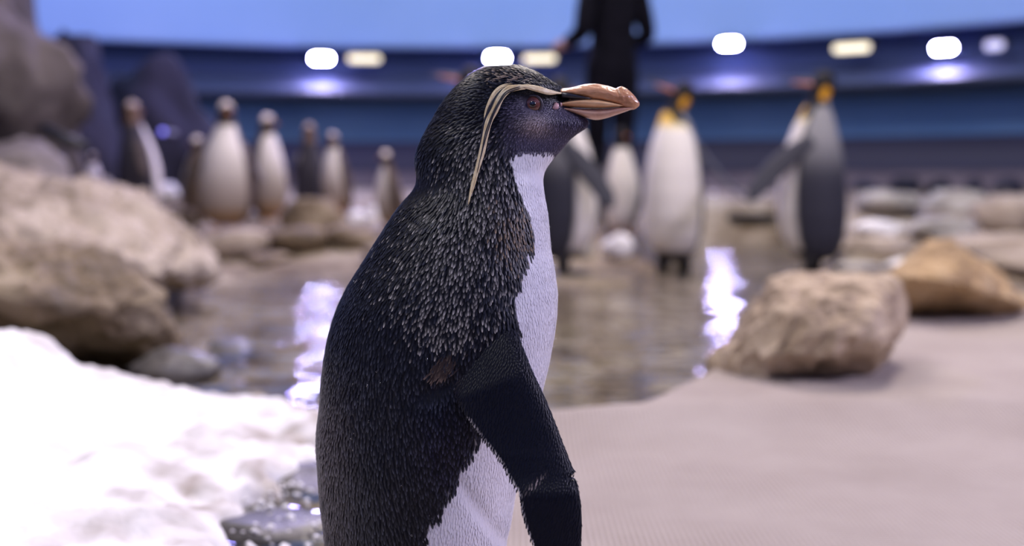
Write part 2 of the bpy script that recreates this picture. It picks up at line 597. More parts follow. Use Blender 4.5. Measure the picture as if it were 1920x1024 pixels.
def prism_rock(name, label, pts_top, pts_bot, m, seed, cat='rock', rough=0.02, div=5):
    """a boulder grown round a hull of points, then roughened"""
    bm = bmesh.new()
    for p in pts_top + pts_bot:
        bm.verts.new(p)
    r = bmesh.ops.convex_hull(bm, input=list(bm.verts))
    bmesh.ops.delete(bm, geom=[g for g in r.get('geom_interior', []) if isinstance(g, bmesh.types.BMVert)], context='VERTS')
    bmesh.ops.triangulate(bm, faces=bm.faces)
    for _ in range(div):
        bmesh.ops.subdivide_edges(bm, edges=bm.edges, cuts=1, use_grid_fill=True)
        fac = (0.42, 0.28, 0.12, 0.0, 0.0)[min(_, 4)]
        if fac:
            bmesh.ops.smooth_vert(bm, verts=bm.verts, factor=fac, use_axis_x=True, use_axis_y=True, use_axis_z=True)
        if len(bm.verts) > 6000:
            break
    bm.normal_update()
    off = Vector((seed * 3.1, seed * 1.7, seed))
    disp = []
    for v in bm.verts:
        h = rough * (fbm(v.co * 7 + off, 5)) + rough * 0.5 * noise.ridged_multi_fractal(v.co * 16 + off, 1, 2, 3, 1, 2) - rough * 0.4
        disp.append(v.normal * h)
    for v, d in zip(bm.verts, disp):
        v.co += d
    c = sum((v.co for v in bm.verts), Vector()) / len(bm.verts)
    c.z = min(v.co.z for v in bm.verts)
    for v in bm.verts:
        v.co -= c
    o = bm_obj(name, bm, m)
    o.location = c
    return tag(o, label, cat)


# front boulder on the mat
D1 = 2.46
tp = [P(1448, 536, D1 - 0.04), P(1465, 524, D1 + 0.2), P(1560, 528, D1 - 0.06), P(1672, 528, D1 + 0.0), P(1665, 518, D1 + 0.22), P(1540, 516, D1 + 0.25)]
bp_ = [P(1352, 640, D1 - 0.06), P(1330, 690, D1 + 0.05), P(1440, 672, D1 - 0.27), P(1560, 668, D1 - 0.30), P(1650, 640, D1 - 0.26), P(1690, 610, D1 - 0.08), P(1684, 570, D1 + 0.05),
       P(1665, 640, D1 + 0.22), P(1350, 670, D1 + 0.25), P(1600, 690, D1 + 0.3), P(1490, 585, D1 - 0.22), P(1640, 585, D1 - 0.22),
       P(1360, 732, D1 - 0.02), P(1350, 726, D1 + 0.06), P(1430, 742, D1 - 0.05), P(1560, 724, D1 + 0.02), P(1630, 712, D1 + 0.04), P(1600, 715, D1 + 0.2), P(1400, 722, D1 + 0.2)]
prism_rock('boulder', 'pale tan flat-topped boulder lying on the edge of the beige mat', tp, bp_, M['rock_tan'], 4, rough=0.027)
D2 = 3.55
tp = [P(1740, 440, D2), P(1800, 448, D2 - 0.02), P(1765, 436, D2 + 0.15)]
bp_ = [P(1632, 535, D2 + 0.02), P(1650, 600, D2 + 0.06), P(1700, 500, D2 - 0.12), P(1712, 515, D2 - 0.34), P(1800, 528, D2 - 0.38), P(1880, 550, D2 - 0.28), P(1930, 575, D2 - 0.05), P(1930, 560, D2 + 0.1),
       P(1700, 590, D2 + 0.25), P(1850, 590, D2 + 0.25), P(1660, 604, D2 + 0.08), P(1760, 602, D2 + 0.10), P(1900, 590, D2 + 0.06)]
prism_rock('boulder', 'ochre peaked boulder behind the pale tan one', tp, bp_, M['rock_ochre'], 9, rough=0.022)

# left ledge and slab
tp = [P(-160, 470, 3.0), P(60, 470, 2.9), P(200, 480, 2.9), P(262, 505, 2.95), P(-160, 440, 3.5), P(120, 452, 3.5)]
bp_ = [P(-200, 545, 2.5), P(40, 562, 2.5), P(170, 590, 2.55), P(262, 560, 2.68), P(350, 640, 2.9), P(330, 695, 3.05), P(250, 695, 3.2), P(0, 680, 3.4), P(-200, 680, 3.4), P(100, 640, 3.6), P(330, 620, 3.3)]
prism_rock('ledge_rock', 'brown mossy ledge rock with dark underside beside the snow', tp, bp_, M['rock_ledge'], 14, rough=0.035)
tp = [P(-200, 326, 4.2), P(40, 328, 4.2), P(200, 352, 4.2), P(275, 372, 4.3), P(-200, 315, 4.9), P(200, 345, 4.9)]
bp_ = [P(-200, 500, 3.5), P(100, 500, 3.5), P(260, 500, 3.7), P(350, 430, 4.2), P(420, 490, 4.3), P(470, 525, 4.4), P(390, 460, 5.0), P(-200, 500, 5.0), P(300, 540, 3.8)]
prism_rock('slab_rock', 'large pale sloping slab rock behind the ledge', tp, bp_, M['rock_pale'], 21, rough=0.04)
rock('wet_stone', 'small wet dark stone at the foot of the brown ledge rock', G(325, 700, -0.03) + Vector((0, 0.0, 0.01)), (0.11, 0.08, 0.05), 31, M['rock_wet'])

rock('cliff_rock', 'tall mauve cliff rock rising beside the painted wall', (-3.13, 6.1, 0.95), (0.80, 0.6, 1.3), 5, M['rock_cliff'], 0.2, cuts=9, rough=0.3, sub=5)
rock('cave_rock', 'tall dark navy rock standing against the blue wall', (-3.25, 8.3, 0.50), (0.52, 0.4, 0.95), 8, M['rock_dark'], 0.4, cuts=6, rough=0.25)
rock('cave_rock', 'wide dark navy rock below the lamp recess with a small blue light', (-3.0, 9.3, 0.62), (0.62, 0.4, 0.85), 18, M['rock_dark'], -0.4, cuts=6, rough=0.28)
rock('grey_rock', 'mottled grey rock at the foot of the mauve cliff', (-2.50, 5.55, 0.36), (0.32, 0.3, 0.30), 12, M['rock_mauve'], 0.5, cuts=6, rough=0.2)
rock('grey_rock', 'rounded grey rock above the pale slab', (-1.98, 5.35, 0.24), (0.20, 0.24, 0.20), 13, M['rock_mauve'], 1.1, cuts=6, rough=0.2)
p0, p1 = P(80, 240, 5.15), P(160, 276, 5.10)
V, Fc = tube([p0, p0.lerp(p1, 0.5) + Vector((0, 0, -0.006)), p1], [0.026, 0.028, 0.022], 12)
tag(mesh_obj('rubber_hose', V, Fc, M['dark_rubber']), 'black rubber hose lying on the rocks under the cliff', 'hose')

# blue indicator
p = P(305, 247, 8.1)
root = empty('indicator_light', p)
tag(root, 'small round blue indicator light on the dark rock', 'lamp')
bm = bmesh.new()
bmesh.ops.create_uvsphere(bm, u_segments=16, v_segments=10, radius=0.02)
bm_obj('bulb', bm, M['led'], root)
V, Fc = tube([(0, 0.012, -0.002), (0, 0.05, 0), (0, 0.30, 0.0)], [0.022, 0.022, 0.015], 10)
mesh_obj('socket', V, Fc, M['housing'], root)

# far-shore stones under and around the left group
shore = [  # darker stone colour on several stands in for shadows round the penguins
    (436, 468, 5.6, .24, .25, .10, 'rock_pale', 'flat tan stone in the shallows below the wide-bellied penguin'),
    (560, 458, 5.8, .22, .22, .09, 'rock_ledge', 'brown flat stone at the water below the penguin group'),
    (655, 454, 5.7, .2, .2, .09, 'rock_ledge', 'tan stone at the water under the white ice lumps'),
    (728, 478, 5.4, .18, .2, .06, 'rock_pale', 'low pale stone in the water behind the crested penguin'),
    (500, 490, 5.1, .20, .14, .04, 'rock_ledge', 'low brown stone just breaking the pool surface'),
    (335, 424, 6.0, .16, .14, .10, 'rock_ledge', 'brown stone between the slab and the wide-bellied penguin'),
    (585, 424, 6.0, .20, .14, .15, 'rock_ledge', 'brown rounded rock the penguins gather round'),
]
for i, (px, py, d, sx, sy, sz, mm, lb) in enumerate(shore):
    p = hit(px, py + 4)
    k = p.y / d
    sx, sy, sz = sx * k * 0.85, sy * k * 0.7, sz * k
    rock('shore_stone', lb, (p.x, p.y, p.z + sz * 0.4), (sx, sy, sz), 40 + i, M[mm], random.uniform(0, 3), cuts=7, rough=0.16, sub=3, group='stones along the left shore', flat=0.6)
shore2 = [
    (1660, 395, 8.2, .42, .3, .14, 'rock_grey', 'wide grey stone at the top of the far right shore'),
    (1790, 392, 8.0, .36, .3, .14, 'rock_grey', 'grey stone beside the lavender-lit stone on the far shore'),
    (1868, 382, 8.4, .20, .2, .12, 'rock_cliff', 'lavender-lit stone on the far shore'),
    (1890, 420, 7.0, .34, .3, .18, 'rock_pale', 'cream rounded stone on the right shore'),
    (1760, 440, 6.4, .40, .25, .10, 'rock_grey', 'low grey stone behind the ochre boulder'),
    (1645, 466, 5.6, .24, .22, .07, 'rock_pale', 'low tan stone beside the standing grey-backed king penguin'),
    (1870, 480, 5.2, .40, .3, .10, 'rock_pale', 'cream flat stone right behind the ochre boulder'),
    (1920, 510, 4.7, .30, .2, .08, 'rock_pale', 'cream slab stone past the ochre boulder'),
    (1610, 505, 4.9, .16, .12, .035, 'rock_grey', 'small wet grey stone at the feet of the grey-backed king'),
    (1078, 474, 5.5, .12, .14, .07, 'rock_grey', 'mottled grey stone behind the king with spread flipper'),
]
for i, (px, py, d, sx, sy, sz, mm, lb) in enumerate(shore2):
    p = hit(px, py + 4)
    k = p.y / d
    sx, sy, sz = sx * k * 0.85, sy * k * 0.7, sz * k
    rock('shore_stone', lb, (p.x, p.y, p.z + sz * 0.4), (sx, sy, sz), 60 + i, M[mm], random.uniform(0, 3), cuts=7, rough=0.16, sub=3, group='stones along the far and right shore', flat=0.6)
darkst = [(1625, 352, 9.2, .12, .12, .08), (1696, 346, 9.4, .13, .13, .11), (1760, 350, 9.3, .12, .12, .08), (1826, 352, 9.1, .08, .08, .07), (1890, 352, 8.8, .13, .12, .10)]
dl = ['small pointed dark stone near the grey-backed king', 'widest dark stone on the far shore before the wall', 'dark round stone between two other dark stones',
      'smallest brownish dark stone above the lavender-lit stone', 'dark domed stone above the cream rounded stone']
for i, (px, py, d, sx, sy, sz) in enumerate(darkst):
    p = P(px, py, d)
    p.z = floor_z(p.x, p.y)
    sz = P(px, py - 12, d).z - p.z
    rock('dark_stone', dl[i], (p.x, p.y, p.z + sz * 0.3), (sx, sy, sz), 80 + i, M['rock_dark'], random.uniform(0, 3), sub=3, group='dark stones before the wall')
# white ice lumps
ice = [(674, 414, 5.95, .07, .06, .05, 'low white ice lump beside the brown rock'), (700, 404, 5.95, .035, .035, .045, 'small upright white ice lump by the penguins'),
       (1160, 470, 5.35, .08, .07, .07, 'round white ice lump behind the king penguins'),
       (1655, 432, 6.5, .24, .1, .055, 'long white snow patch on the right shore'), (1700, 494, 5.0, .10, .07, .025, 'thin white snow patch beside the tan boulders'),
       (312, 365, 6.1, .10, .07, .06, 'white snow lump next to the dark-backed penguin'), (1110, 402, 6.0, .14, .1, .07, 'white snow heap behind the spread flipper')]
for i, (px, py, d, sx, sy, sz, lb) in enumerate(ice):
    p = hit(px, py + 8)
    k = p.y / d
    sx, sy, sz = sx * k, sy * k, sz * k
    p.z += 0.5 * sz
    rock('ice_lump', lb, p, (sx, sy, sz), 90 + i, M['snow'], random.uniform(0, 3), cuts=4, rough=0.18, sub=3, group='ice and snow lumps on the shore', cat='ice')
# dark low bar between the kings, a plain box with an inset top
pa, pb = hit(1365, 416), hit(1450, 416)
try_y = (pa.y + pb.y) / 2
bm = bmesh.new()
bmesh.ops.create_cube(bm, size=1)
for v in bm.verts:
    v.co = Vector((v.co.x * (pb.x - pa.x), v.co.y * 0.12, v.co.z * 0.05))
bmesh.ops.bevel(bm, geom=list(bm.edges), offset=0.01, segments=2, affect='EDGES')
ft = [f for f in bm.faces if f.normal.z > 0.9]
bmesh.ops.inset_region(bm, faces=ft, thickness=0.012, depth=-0.02)
o = bm_obj('dark_bar', bm, M['dark_rubber'], smooth=False)
o.location = ((pa.x + pb.x) / 2, try_y, max(pa.z, pb.z) + 0.02)
tag(o, 'long low black bar on the shore between the two kings', 'trough')
p = P(1337, 366, 8.9)
root = empty('floor_light', p)
tag(root, 'small round violet light low behind the white-bellied king', 'lamp')
bm = bmesh.new()
bmesh.ops.create_uvsphere(bm, u_segments=16, v_segments=10, radius=0.022)
bm_obj('bulb', bm, M['lamp_dim'], root)
V, Fc = tube([(0, 0.01, -0.01), (0, 0.02, -0.08), (0, 0.03, floor_z(p.x, p.y) - p.z - 0.02)], [0.02, 0.012, 0.012], 8)
mesh_obj('stem', V, Fc, M['housing'], root)

# ------------------------------------------------------------------ snow bank
sb_y = [0.2, 0.9, 1.38, 1.55, 1.68, 1.80, 1.97, 2.12, 2.26, 2.40, 2.62, 2.9]
sb_x = [-0.22, -0.25, -0.29, -0.34, -0.34, -0.27, -0.23, -0.34, -0.40, -0.66, -0.86, -1.25]
gx, gy = 190, 230
V, Fc, SC = [], [], []
for j in range(gy):
    y = 0.15 + 2.75 * j / (gy - 1)
    xb = float(np.interp(y, sb_y, sb_x))
    for i in range(gx):
        x = -2.1 + 2.0 * (i / (gx - 1))
        nz = fbm(Vector((x * 5, y * 5, 1)), 5)
        d = (xb - x) + 0.10 * nz
        d += 0.05 * fbm(Vector((x * 17, y * 17, 6)), 3) * float(sm(0.35, 0.0, d))
        de = float(np.interp(x, [-2.1, -1.3, -1.05, -0.8, -0.5], [2.55, 2.5, 2.45, 2.40, 2.30])) - y + 0.06 * fbm(Vector((x * 4, 9, y)), 3)
        h = -0.055 + 0.045 * float(sm(0, 0.05, d)) + float(np.interp(d, [0, 0.3, 0.47, 0.62, 0.8, 1.2, 2], [0, 0.038, 0.058, 0.140, 0.205, 0.26, 0.30]))
        h = -0.06 + (h + 0.06) * float(sm(-0.02, 0.14, de))
        h += (0.018 * fbm(Vector((x * 9, y * 9, 5)), 4) + 0.010 * noise.noise(Vector((x * 30, y * 30, 2)))) * float(sm(-0.02, 0.1, min(d, de)))
        d = min(d, de)
        if d < 0:
            h += d * 0.6
        V.append((x, y, h))
        wet = float(sm(0.42, 0.04, d)) * float(np.clip(0.45 + 1.1 * fbm(Vector((x * 13, y * 13, 8)), 4), 0, 1))
        SC.append((0.86 - 0.52 * wet, 0.835 - 0.55 * wet, 0.84 - 0.60 * wet))
for j in range(gy - 1):
    for i in range(gx - 1):
        a = j * gx + i
        if max(V[a][2], V[a + 1][2], V[a + gx][2], V[a + gx + 1][2]) > -0.075:
            Fc.append((a, a + 1, a + gx + 1, a + gx))
tag(mesh_obj('snow_bank', V, Fc, M['snow_bank'], colors=SC), 'white snow bank sloping down to the pool beside the crested penguin', 'snow', kind='stuff')
# loose slush crumbs at its foot
V, Fc = [], []
for k in range(260):
    y = random.uniform(1.2, 2.3)
    x = float(np.interp(y, sb_y, sb_x)) + random.gauss(0, 0.045) + 0.01
    r = random.uniform(0.002, 0.010) * random.uniform(0.4, 1)
    b0 = len(V)
    z = -0.020 + r * 0.1
    for dx, dy, dz in ((1, 0, 0), (-1, 0, 0), (0, 1, 0), (0, -1, 0), (0, 0, 1), (0, 0, -1)):
        V.append((x + dx * r * random.uniform(.7, 1.3), y + dy * r * random.uniform(.7, 1.3), z + dz * r * 0.7))
    for a, b2, c in ((0, 2, 4), (2, 1, 4), (1, 3, 4), (3, 0, 4), (2, 0, 5), (1, 2, 5), (3, 1, 5), (0, 3, 5)):
        Fc.append((b0 + a, b0 + b2, b0 + c))
tag(mesh_obj('slush_crumbs', V, Fc, M['snow']), 'loose slush crumbs floating along the foot of the snow bank', 'slush', kind='stuff')
slush = [(575, 915, .12, .10, .035, 'low wet grey stone in the slush right behind the crested penguin'), (520, 1000, .13, .09, .035, 'wet grey stone in the slush with an icy edge'), (430, 655, .10, .07, .03, 'wet stone in the ripples past the ledge rock')]
for i, (px, py, sx, sy, sz, lb) in enumerate(slush):
    p = G(px, py, -0.045)
    rock('wet_stone', lb, p, (sx, sy, sz), 120 + i, M['rock_wet'], random.uniform(0, 3), sub=4, group='wet stones in the pool')

# ------------------------------------------------------------------ mat
edge_px = [(900, 806), (1060, 806), (1120, 803), (1185, 797), (1240, 770), (1300, 735), (1345, 705), (1400, 660), (1480, 620), (1580, 606), (1690, 596), (1800, 588), (1925, 568), (2100, 550), (2400, 530)]
edge = [G(px, py, 0.0) for px, py in edge_px]
ex = np.array([-1.2, -0.26] + [p.x for p in edge] + [4.4])
ey = np.array([1.2, 1.75] + [p.y for p in edge] + [edge[-1].y + 0.6])
gx, gy = 170, 110
V, Fc = [], []
RX = np.array([-0.3, 0.02, 0.25, 0.5, 0.75, 1.0, 1.5, 2.2])
RY = np.array([1.75, 1.92, 1.95, 2.02, 2.05, 2.0, 1.82, 1.6])
for i in range(gx):
    x = -0.30 + 3.2 * (i / (gx - 1)) ** 1.25
    yb = float(np.interp(x, ex, ey))
    for j in range(gy):
        t = j / (gy - 4)
        y = 0.1 + (yb - 0.1) * t
        z = 0.0
        if t > 1:
            y = yb + 0.004 * (j - (gy - 4))
            z = -0.035 * (j - (gy - 4))
        ry = float(np.interp(x, RX, RY))
        if x < 0.4:
            ry = min(ry, yb - 0.02)
        z += 0.010 * math.exp(-((y - ry) / 0.04) ** 2) + 0.026 * float(sm(ry - 0.22, ry, y)) * float(1 - sm(ry + 0.2, ry + 0.9, y)) * (t <= 1)
        z += 0.008 * fbm(Vector((x * 2.2, y * 2.2, 4)), 3)
        lx = float(sm(-0.18, -0.30, x))
        z -= 0.12 * lx
        V.append((x, y, z))
for i in range(gx - 1):
    for j in range(gy - 1):
        a = i * gy + j
        Fc.append((a, a + gy, a + gy + 1, a + 1))
o = mesh_obj('floor_mat', V, Fc, M['mat'])
tag(o, 'beige woven mat covering the bank under the boulders', 'mat')


# ------------------------------------------------------------------ background penguins
KING = [(0.075, -.05, .05, .05), (0.085, -.08, .08, .075), (.12, -.115, .12, .11), (.19, -.138, .165, .138), (.30, -.145, .19, .152), (.42, -.14, .19, .152), (.54, -.125, .175, .142),
        (.64, -.105, .15, .125), (.72, -.085, .12, .102), (.78, -.068, .088, .078), (.83, -.052, .058, .056), (.87, -.048, .048, .047), (.905, -.052, .054, .046), (.94, -.052, .062, .044),
        (.97, -.042, .055, .036), (.99, -.022, .034, .02), (1.0, .004, .008, .002)]
GENTOO = [(0.035, -.06, .06, .06), (0.05, -.12, .12, .11), (.10, -.15, .17, .15), (.18, -.17, .205, .175), (.30, -.17, .215, .18), (.42, -.16, .21, .172), (.54, -.14, .185, .155),
          (.64, -.115, .15, .13), (.72, -.095, .115, .108), (.78, -.08, .085, .088), (.83, -.07, .068, .072), (.87, -.066, .066, .066), (.905, -.068, .072, .064), (.94, -.064, .076, .060),
          (.97, -.05, .064, .048), (.99, -.026, .04, .026), (1.0, .004, .010, .003)]


def king_col(x, y, z, a):
    white = (0.80, 0.75, 0.70)
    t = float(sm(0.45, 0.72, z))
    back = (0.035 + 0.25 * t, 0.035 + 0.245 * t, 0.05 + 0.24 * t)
    if z > 0.815 or (z > 0.77 and 0.75 < a < 1.5):
        if ((a - 1.95) / 0.5) ** 2 + ((z - 0.885) / 0.034) ** 2 < 1:
            return (0.80, 0.38, 0.02)
        if z < 0.86 and a > 2.3:
            return (0.20, 0.20, 0.21)
        return (0.010, 0.009, 0.011)
    if a < 1.38:
        if z > 0.775:
            return (0.80, 0.50, 0.10)
        if z > 0.735:
            return (0.82, 0.70, 0.42)
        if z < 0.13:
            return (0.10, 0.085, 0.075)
        return white
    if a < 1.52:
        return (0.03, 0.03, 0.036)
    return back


def gentoo_col(x, y, z, a):
    if z > 0.958 or (z > 0.93 and 0.9 < a < 2.2):
        return (0.80, 0.70, 0.64)
    if z > 0.80:
        return (0.055, 0.034, 0.028)
    if a < 1.25:
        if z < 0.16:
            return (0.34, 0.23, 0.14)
        t = float(sm(0.16, 0.72, z))  # belly greys downward: soft shading put into the colour, along with dirt
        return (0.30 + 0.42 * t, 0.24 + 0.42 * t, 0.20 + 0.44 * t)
    return (0.11, 0.075, 0.058)


def darkhead_col(x, y, z, a):
    if z > 0.80:
        return (0.015, 0.013, 0.016)
    if a < 1.3:
        return (0.80, 0.74, 0.70)
    return (0.03, 0.028, 0.034)


def grey_col(x, y, z, a):
    if z > 0.955:
        return (0.45, 0.36, 0.30)
    if z > 0.78:
        return (0.14, 0.085, 0.06)
    if a < 1.2:
        return (0.72, 0.66, 0.62)
    return (0.045, 0.04, 0.055)


def make_penguin(name, label, loc, yaw, H, kind='gentoo', head_yaw=0.0, head_pitch=0.0, flL=(0.25, 0.0), flR=(0.25, 0.0), lean=0.0, group=None, col=None, fat=1.0, bob=0.0):
    prof = KING if kind == 'king' else GENTOO
    colf = col or (king_col if kind == 'king' else gentoo_col)
    root = empty(name, loc, yaw)
    tag(root, label, 'penguin', group)
    NR, NS = 60, 40
    pz = [p[0] for p in prof]
    zs = np.concatenate([np.linspace(pz[0], 0.8, 34), np.linspace(0.815, 1.0, NR - 34)])
    V, C, = [], []
    hz = 0.80

    def pose(p):
        x, y, z = p
        t = float(sm(0.70, 0.88, z))
        ca, sa = math.cos(head_yaw * t), math.sin(head_yaw * t)
        x, y = x * ca - y * sa, x * sa + y * ca
        # tip the head back about the top of the neck, in the head's own facing direction
        if z > 0.74 and head_pitch:
            th = head_pitch * float(sm(0.76, 0.92, z))
            fx, fy = math.cos(head_yaw), math.sin(head_yaw)
            u = x * fx + y * fy
            v = -x * fy + y * fx
            dz = z - 0.84
            u, dz = u * math.cos(th) - dz * math.sin(th), u * math.sin(th) + dz * math.cos(th)
            x, y = u * fx - v * fy, u * fy + v * fx
            z = 0.84 + dz
        x += math.tan(lean) * z
        return Vector((x * H, y * H, z * H))
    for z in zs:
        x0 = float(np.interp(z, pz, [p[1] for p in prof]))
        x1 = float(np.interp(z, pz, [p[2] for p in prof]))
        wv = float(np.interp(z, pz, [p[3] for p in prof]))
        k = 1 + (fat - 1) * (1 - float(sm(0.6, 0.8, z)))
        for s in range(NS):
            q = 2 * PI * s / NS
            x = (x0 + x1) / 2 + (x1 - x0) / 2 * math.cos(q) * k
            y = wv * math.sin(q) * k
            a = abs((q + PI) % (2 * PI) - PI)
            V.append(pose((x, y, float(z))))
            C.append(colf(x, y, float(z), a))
    Fc = []
    for i in range(len(zs) - 1):
        for j in range(NS):
            k = (j + 1) % NS
            Fc.append((i * NS + j, i * NS + k, (i + 1) * NS + k, (i + 1) * NS + j))
    Fc.append(tuple(range(NS))[::-1])
    Fc.append(tuple(range((len(zs) - 1) * NS, len(zs) * NS)))
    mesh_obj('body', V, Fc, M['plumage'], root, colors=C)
    # bill
    L = 0.165 if kind == 'king' else 0.075
    r0 = 0.017 if kind == 'king' else 0.018
    pts = [pose((0.04 + L * t, 0, 0.925 - 0.012 * t - 0.02 * t * t)) for t in np.linspace(0, 1, 7)]
    V, Fc = tube(pts, [H * r0 * (1 - 0.85 * t) for t in np.linspace(0, 1, 7)], 10)
    bl = mesh_obj('bill', V, Fc, M['bill_king'] if kind == 'king' else M['bill_gentoo'], root)
    if kind == 'king':
        for sd in (-1, 1):
            pts = [pose((0.055 + 0.095 * t, sd * 0.0125 * (1 - 0.75 * t), 0.916 - 0.014 * t)) for t in np.linspace(0, 1, 5)]
            V, Fc = tube(pts, [H * 0.009 * (1 - 0.6 * t) for t in np.linspace(0, 1, 5)], 8)
            mesh_obj('bill_stripe', V, Fc, M['bill_stripe'], bl)
    # eyes
    for sd in (-1, 1):
        bm = bmesh.new()
        bmesh.ops.create_uvsphere(bm, u_segments=10, v_segments=8, radius=0.008 * H)
        o = bm_obj('eye', bm, M['eye_black'], root)
        o.location = pose((0.035, sd * (0.038 if kind == 'king' else 0.056), 0.935))
    # flippers: (spread, forward swing)
    FL = 0.42 if kind == 'king' else 0.34
    for sd, (sp, fw) in ((1, flL), (-1, flR)):
        rings = []
        sh = Vector((-0.005, sd * (0.115 if kind == 'king' else 0.125) * fat, 0.66))
        for t in np.linspace(0, 1, 14):
            bend = sp * (1 + 0.25 * t)
            fb = fw * (1 - 0.22 * t)
            dirv = Vector((math.sin(fb) * math.cos(bend), sd * math.sin(bend), -math.cos(fb) * math.cos(bend))).normalized()
            c = sh + dirv * (FL * t)
            wd = 0.052 * (math.sin(PI * min(1, 0.22 + 0.55 * t)) if t < 0.8 else math.sin(PI * 0.66) * math.sqrt(max(0.004, 1 - ((t - 0.8) / 0.2) ** 2)))
            fwd = Vector((math.cos(fw), 0, math.sin(fw)))
            nrm = dirv.cross(fwd).normalized()
            th = 0.012 * (1 - 0.6 * t)
            rings.append([(c + fwd * (wd * math.cos(q)) + nrm * (th * math.sin(q))) for q in [2 * PI * k / 12 for k in range(12)]])
        V, Fc = loft(rings)
        cols = []
        for i, v in enumerate(V):
            inner = (v.y * sd) < (sh.y * sd + (v - sh).length * math.sin(sp)) - 0.002
            cols.append((0.55, 0.52, 0.5) if inner and kind != 'king' else ((0.06, 0.06, 0.075) if kind == 'king' else (0.075, 0.055, 0.05)))
        V = [Vector((v.x + math.tan(lean) * v.z, v.y, v.z)) * H for v in V]
        mesh_obj('flipper', V, Fc, M['plumage'], root, colors=cols)
    # feet
    fm = M['foot_dark'] if kind == 'king' else M['foot_orange']
    for sd in (-1, 1):
        V, Fc = [], []
        pr = [(-0.035, 0.018), (0.0, 0.022), (0.05, 0.040), (0.085, 0.046), (0.105, 0.030)]
        for x, wv in pr:
            for q in range(7):
                yy = -1 + 2 * q / 6
                toe = 0.014 * (1 if q % 2 == 1 or q in (0, 6) else 0.35) * (x > 0.06)
                V.append(Vector((x + 0.03 + toe, sd * 0.06 + yy * wv, 0.010 + 0.022 * (1 - abs(yy)) * (x < 0.02) + 0.010 * (1 - (x + 0.035) / 0.15))) * H)
        nt_ = len(V)
        for v in V[:nt_]:
            V.append(Vector((v.x, v.y, 0.0)))
        for i in range(4):
            for q in range(6):
                a = i * 7 + q
                Fc.append((a, a + 7, a + 8, a + 1))
                Fc.append((nt_ + a, nt_ + a + 1, nt_ + a + 8, nt_ + a + 7))
        per = [q for q in range(7)] + [i * 7 + 6 for i in range(1, 5)] + [4 * 7 + q for q in range(5, -1, -1)] + [i * 7 for i in range(3, 0, -1)]
        for a, b_ in zip(per, per[1:] + per[:1]):
            Fc.append((a, b_, nt_ + b_, nt_ + a))
        mesh_obj('foot', V, Fc, fm, root, smooth=False)
    if kind == 'king':
        for sd in (-1, 1):
            V, Fc = tube([Vector((0.01, sd * 0.05, 0.13)) * H, Vector((0.015, sd * 0.055, 0.07)) * H, Vector((0.01, sd * 0.06, 0.012)) * H], [0.045 * H, 0.034 * H, 0.022 * H], 10)
            mesh_obj('leg', V, Fc, M['foot_dark'], root)
    # tail
    V, Fc = tube([Vector((-0.09, 0, 0.10)) * H, Vector((-0.15, 0, 0.055)) * H, Vector((-0.20, 0, 0.015)) * H], [0.045 * H, 0.035 * H, 0.008 * H], 8, squash=((0.4, 0, 1), 0.35))
    mesh_obj('tail', V, Fc, M['plumage'], root, colors=[(0.03, 0.025, 0.028)] * len(V))
    return root


kg = 'king penguins behind the crested penguin'
def bird(label, px, feet, top_, yaw, kind='gentoo', group=None, **kw):
    """stands on the ground seen at px, feet and reaches up to top_"""
    p = hit(px, feet, 4.2)
    H = (feet - top_) * p.y / F * 1.0
    return make_penguin('king_penguin' if kind == 'king' else 'gentoo_penguin', label, p, math.radians(yaw), H, kind, group=group, **kw)


bird('king penguin with its bill raised behind the crested penguin\'s nape', 872, 520, 126, 180, 'king', kg, head_pitch=0.34)
bird('king penguin with dark back and spread flipper right behind the crested penguin\'s chest', 1050, 516, 150, 6, 'king', kg, head_yaw=0.2, head_pitch=0.1, flL=(0.2, 0.1), flR=(0.30, 0.80))
bird('king penguin showing its full white belly with head turned aside and bill raised', 1265, 516, 150, -112, 'king', kg, head_yaw=math.radians(-60), head_pitch=0.52, flL=(0.62, 0.0), flR=(0.2, 0.0), lean=0.03)
bird('grey-backed king penguin with flipper stretched forward and bright orange ear patch', 1528, 520, 136, 150, 'king', kg, head_yaw=math.radians(18), head_pitch=0.28, flL=(0.30, 0.95), flR=(0.3, 0.5))

gg = 'smaller penguins on the shore'
bird('white-bellied penguin standing in front of the keeper\'s legs', 1162, 440, 240, -75, group=gg, col=darkhead_col, head_yaw=0.4)
bird('dark-backed brown-headed penguin on the left beside the snow lump', 262, 402, 192, 38, group=gg, col=grey_col, head_yaw=0.3, fat=1.0, lean=-0.05)
bird('wide pale-bellied penguin with a white crown spot facing the pool', 428, 432, 193, -92, group=gg, head_yaw=0.5, fat=1.15, flL=(0.35, 0), flR=(0.40, 0))
bird('brown penguin half hidden behind the wide pale-bellied one', 374, 418, 258, 150, group=gg, head_yaw=0.3)
bird('tall grey-white penguin with a tan crown spot beside the wide pale-bellied one', 503, 412, 216, -50, group=gg, head_yaw=0.8, fat=0.95)
bird('brown-headed penguin turned away behind the rounded brown rock', 582, 400, 232, 110, group=gg, col=grey_col, head_yaw=0.2, fat=0.95)
bird('white-bellied penguin with a bright white crown leaning over the rounded brown rock', 640, 402, 252, -125, group=gg, head_yaw=0.5, fat=1.0, lean=0.14)
bird('brown penguin with drooping flipper just behind the crested penguin\'s back', 742, 432, 284, -160, group=gg, head_yaw=-0.3, lean=0.12)
bird('small penguin with reddish bill peeking over the pale slab', 176, 392, 288, -60, group=gg, head_yaw=0.3)


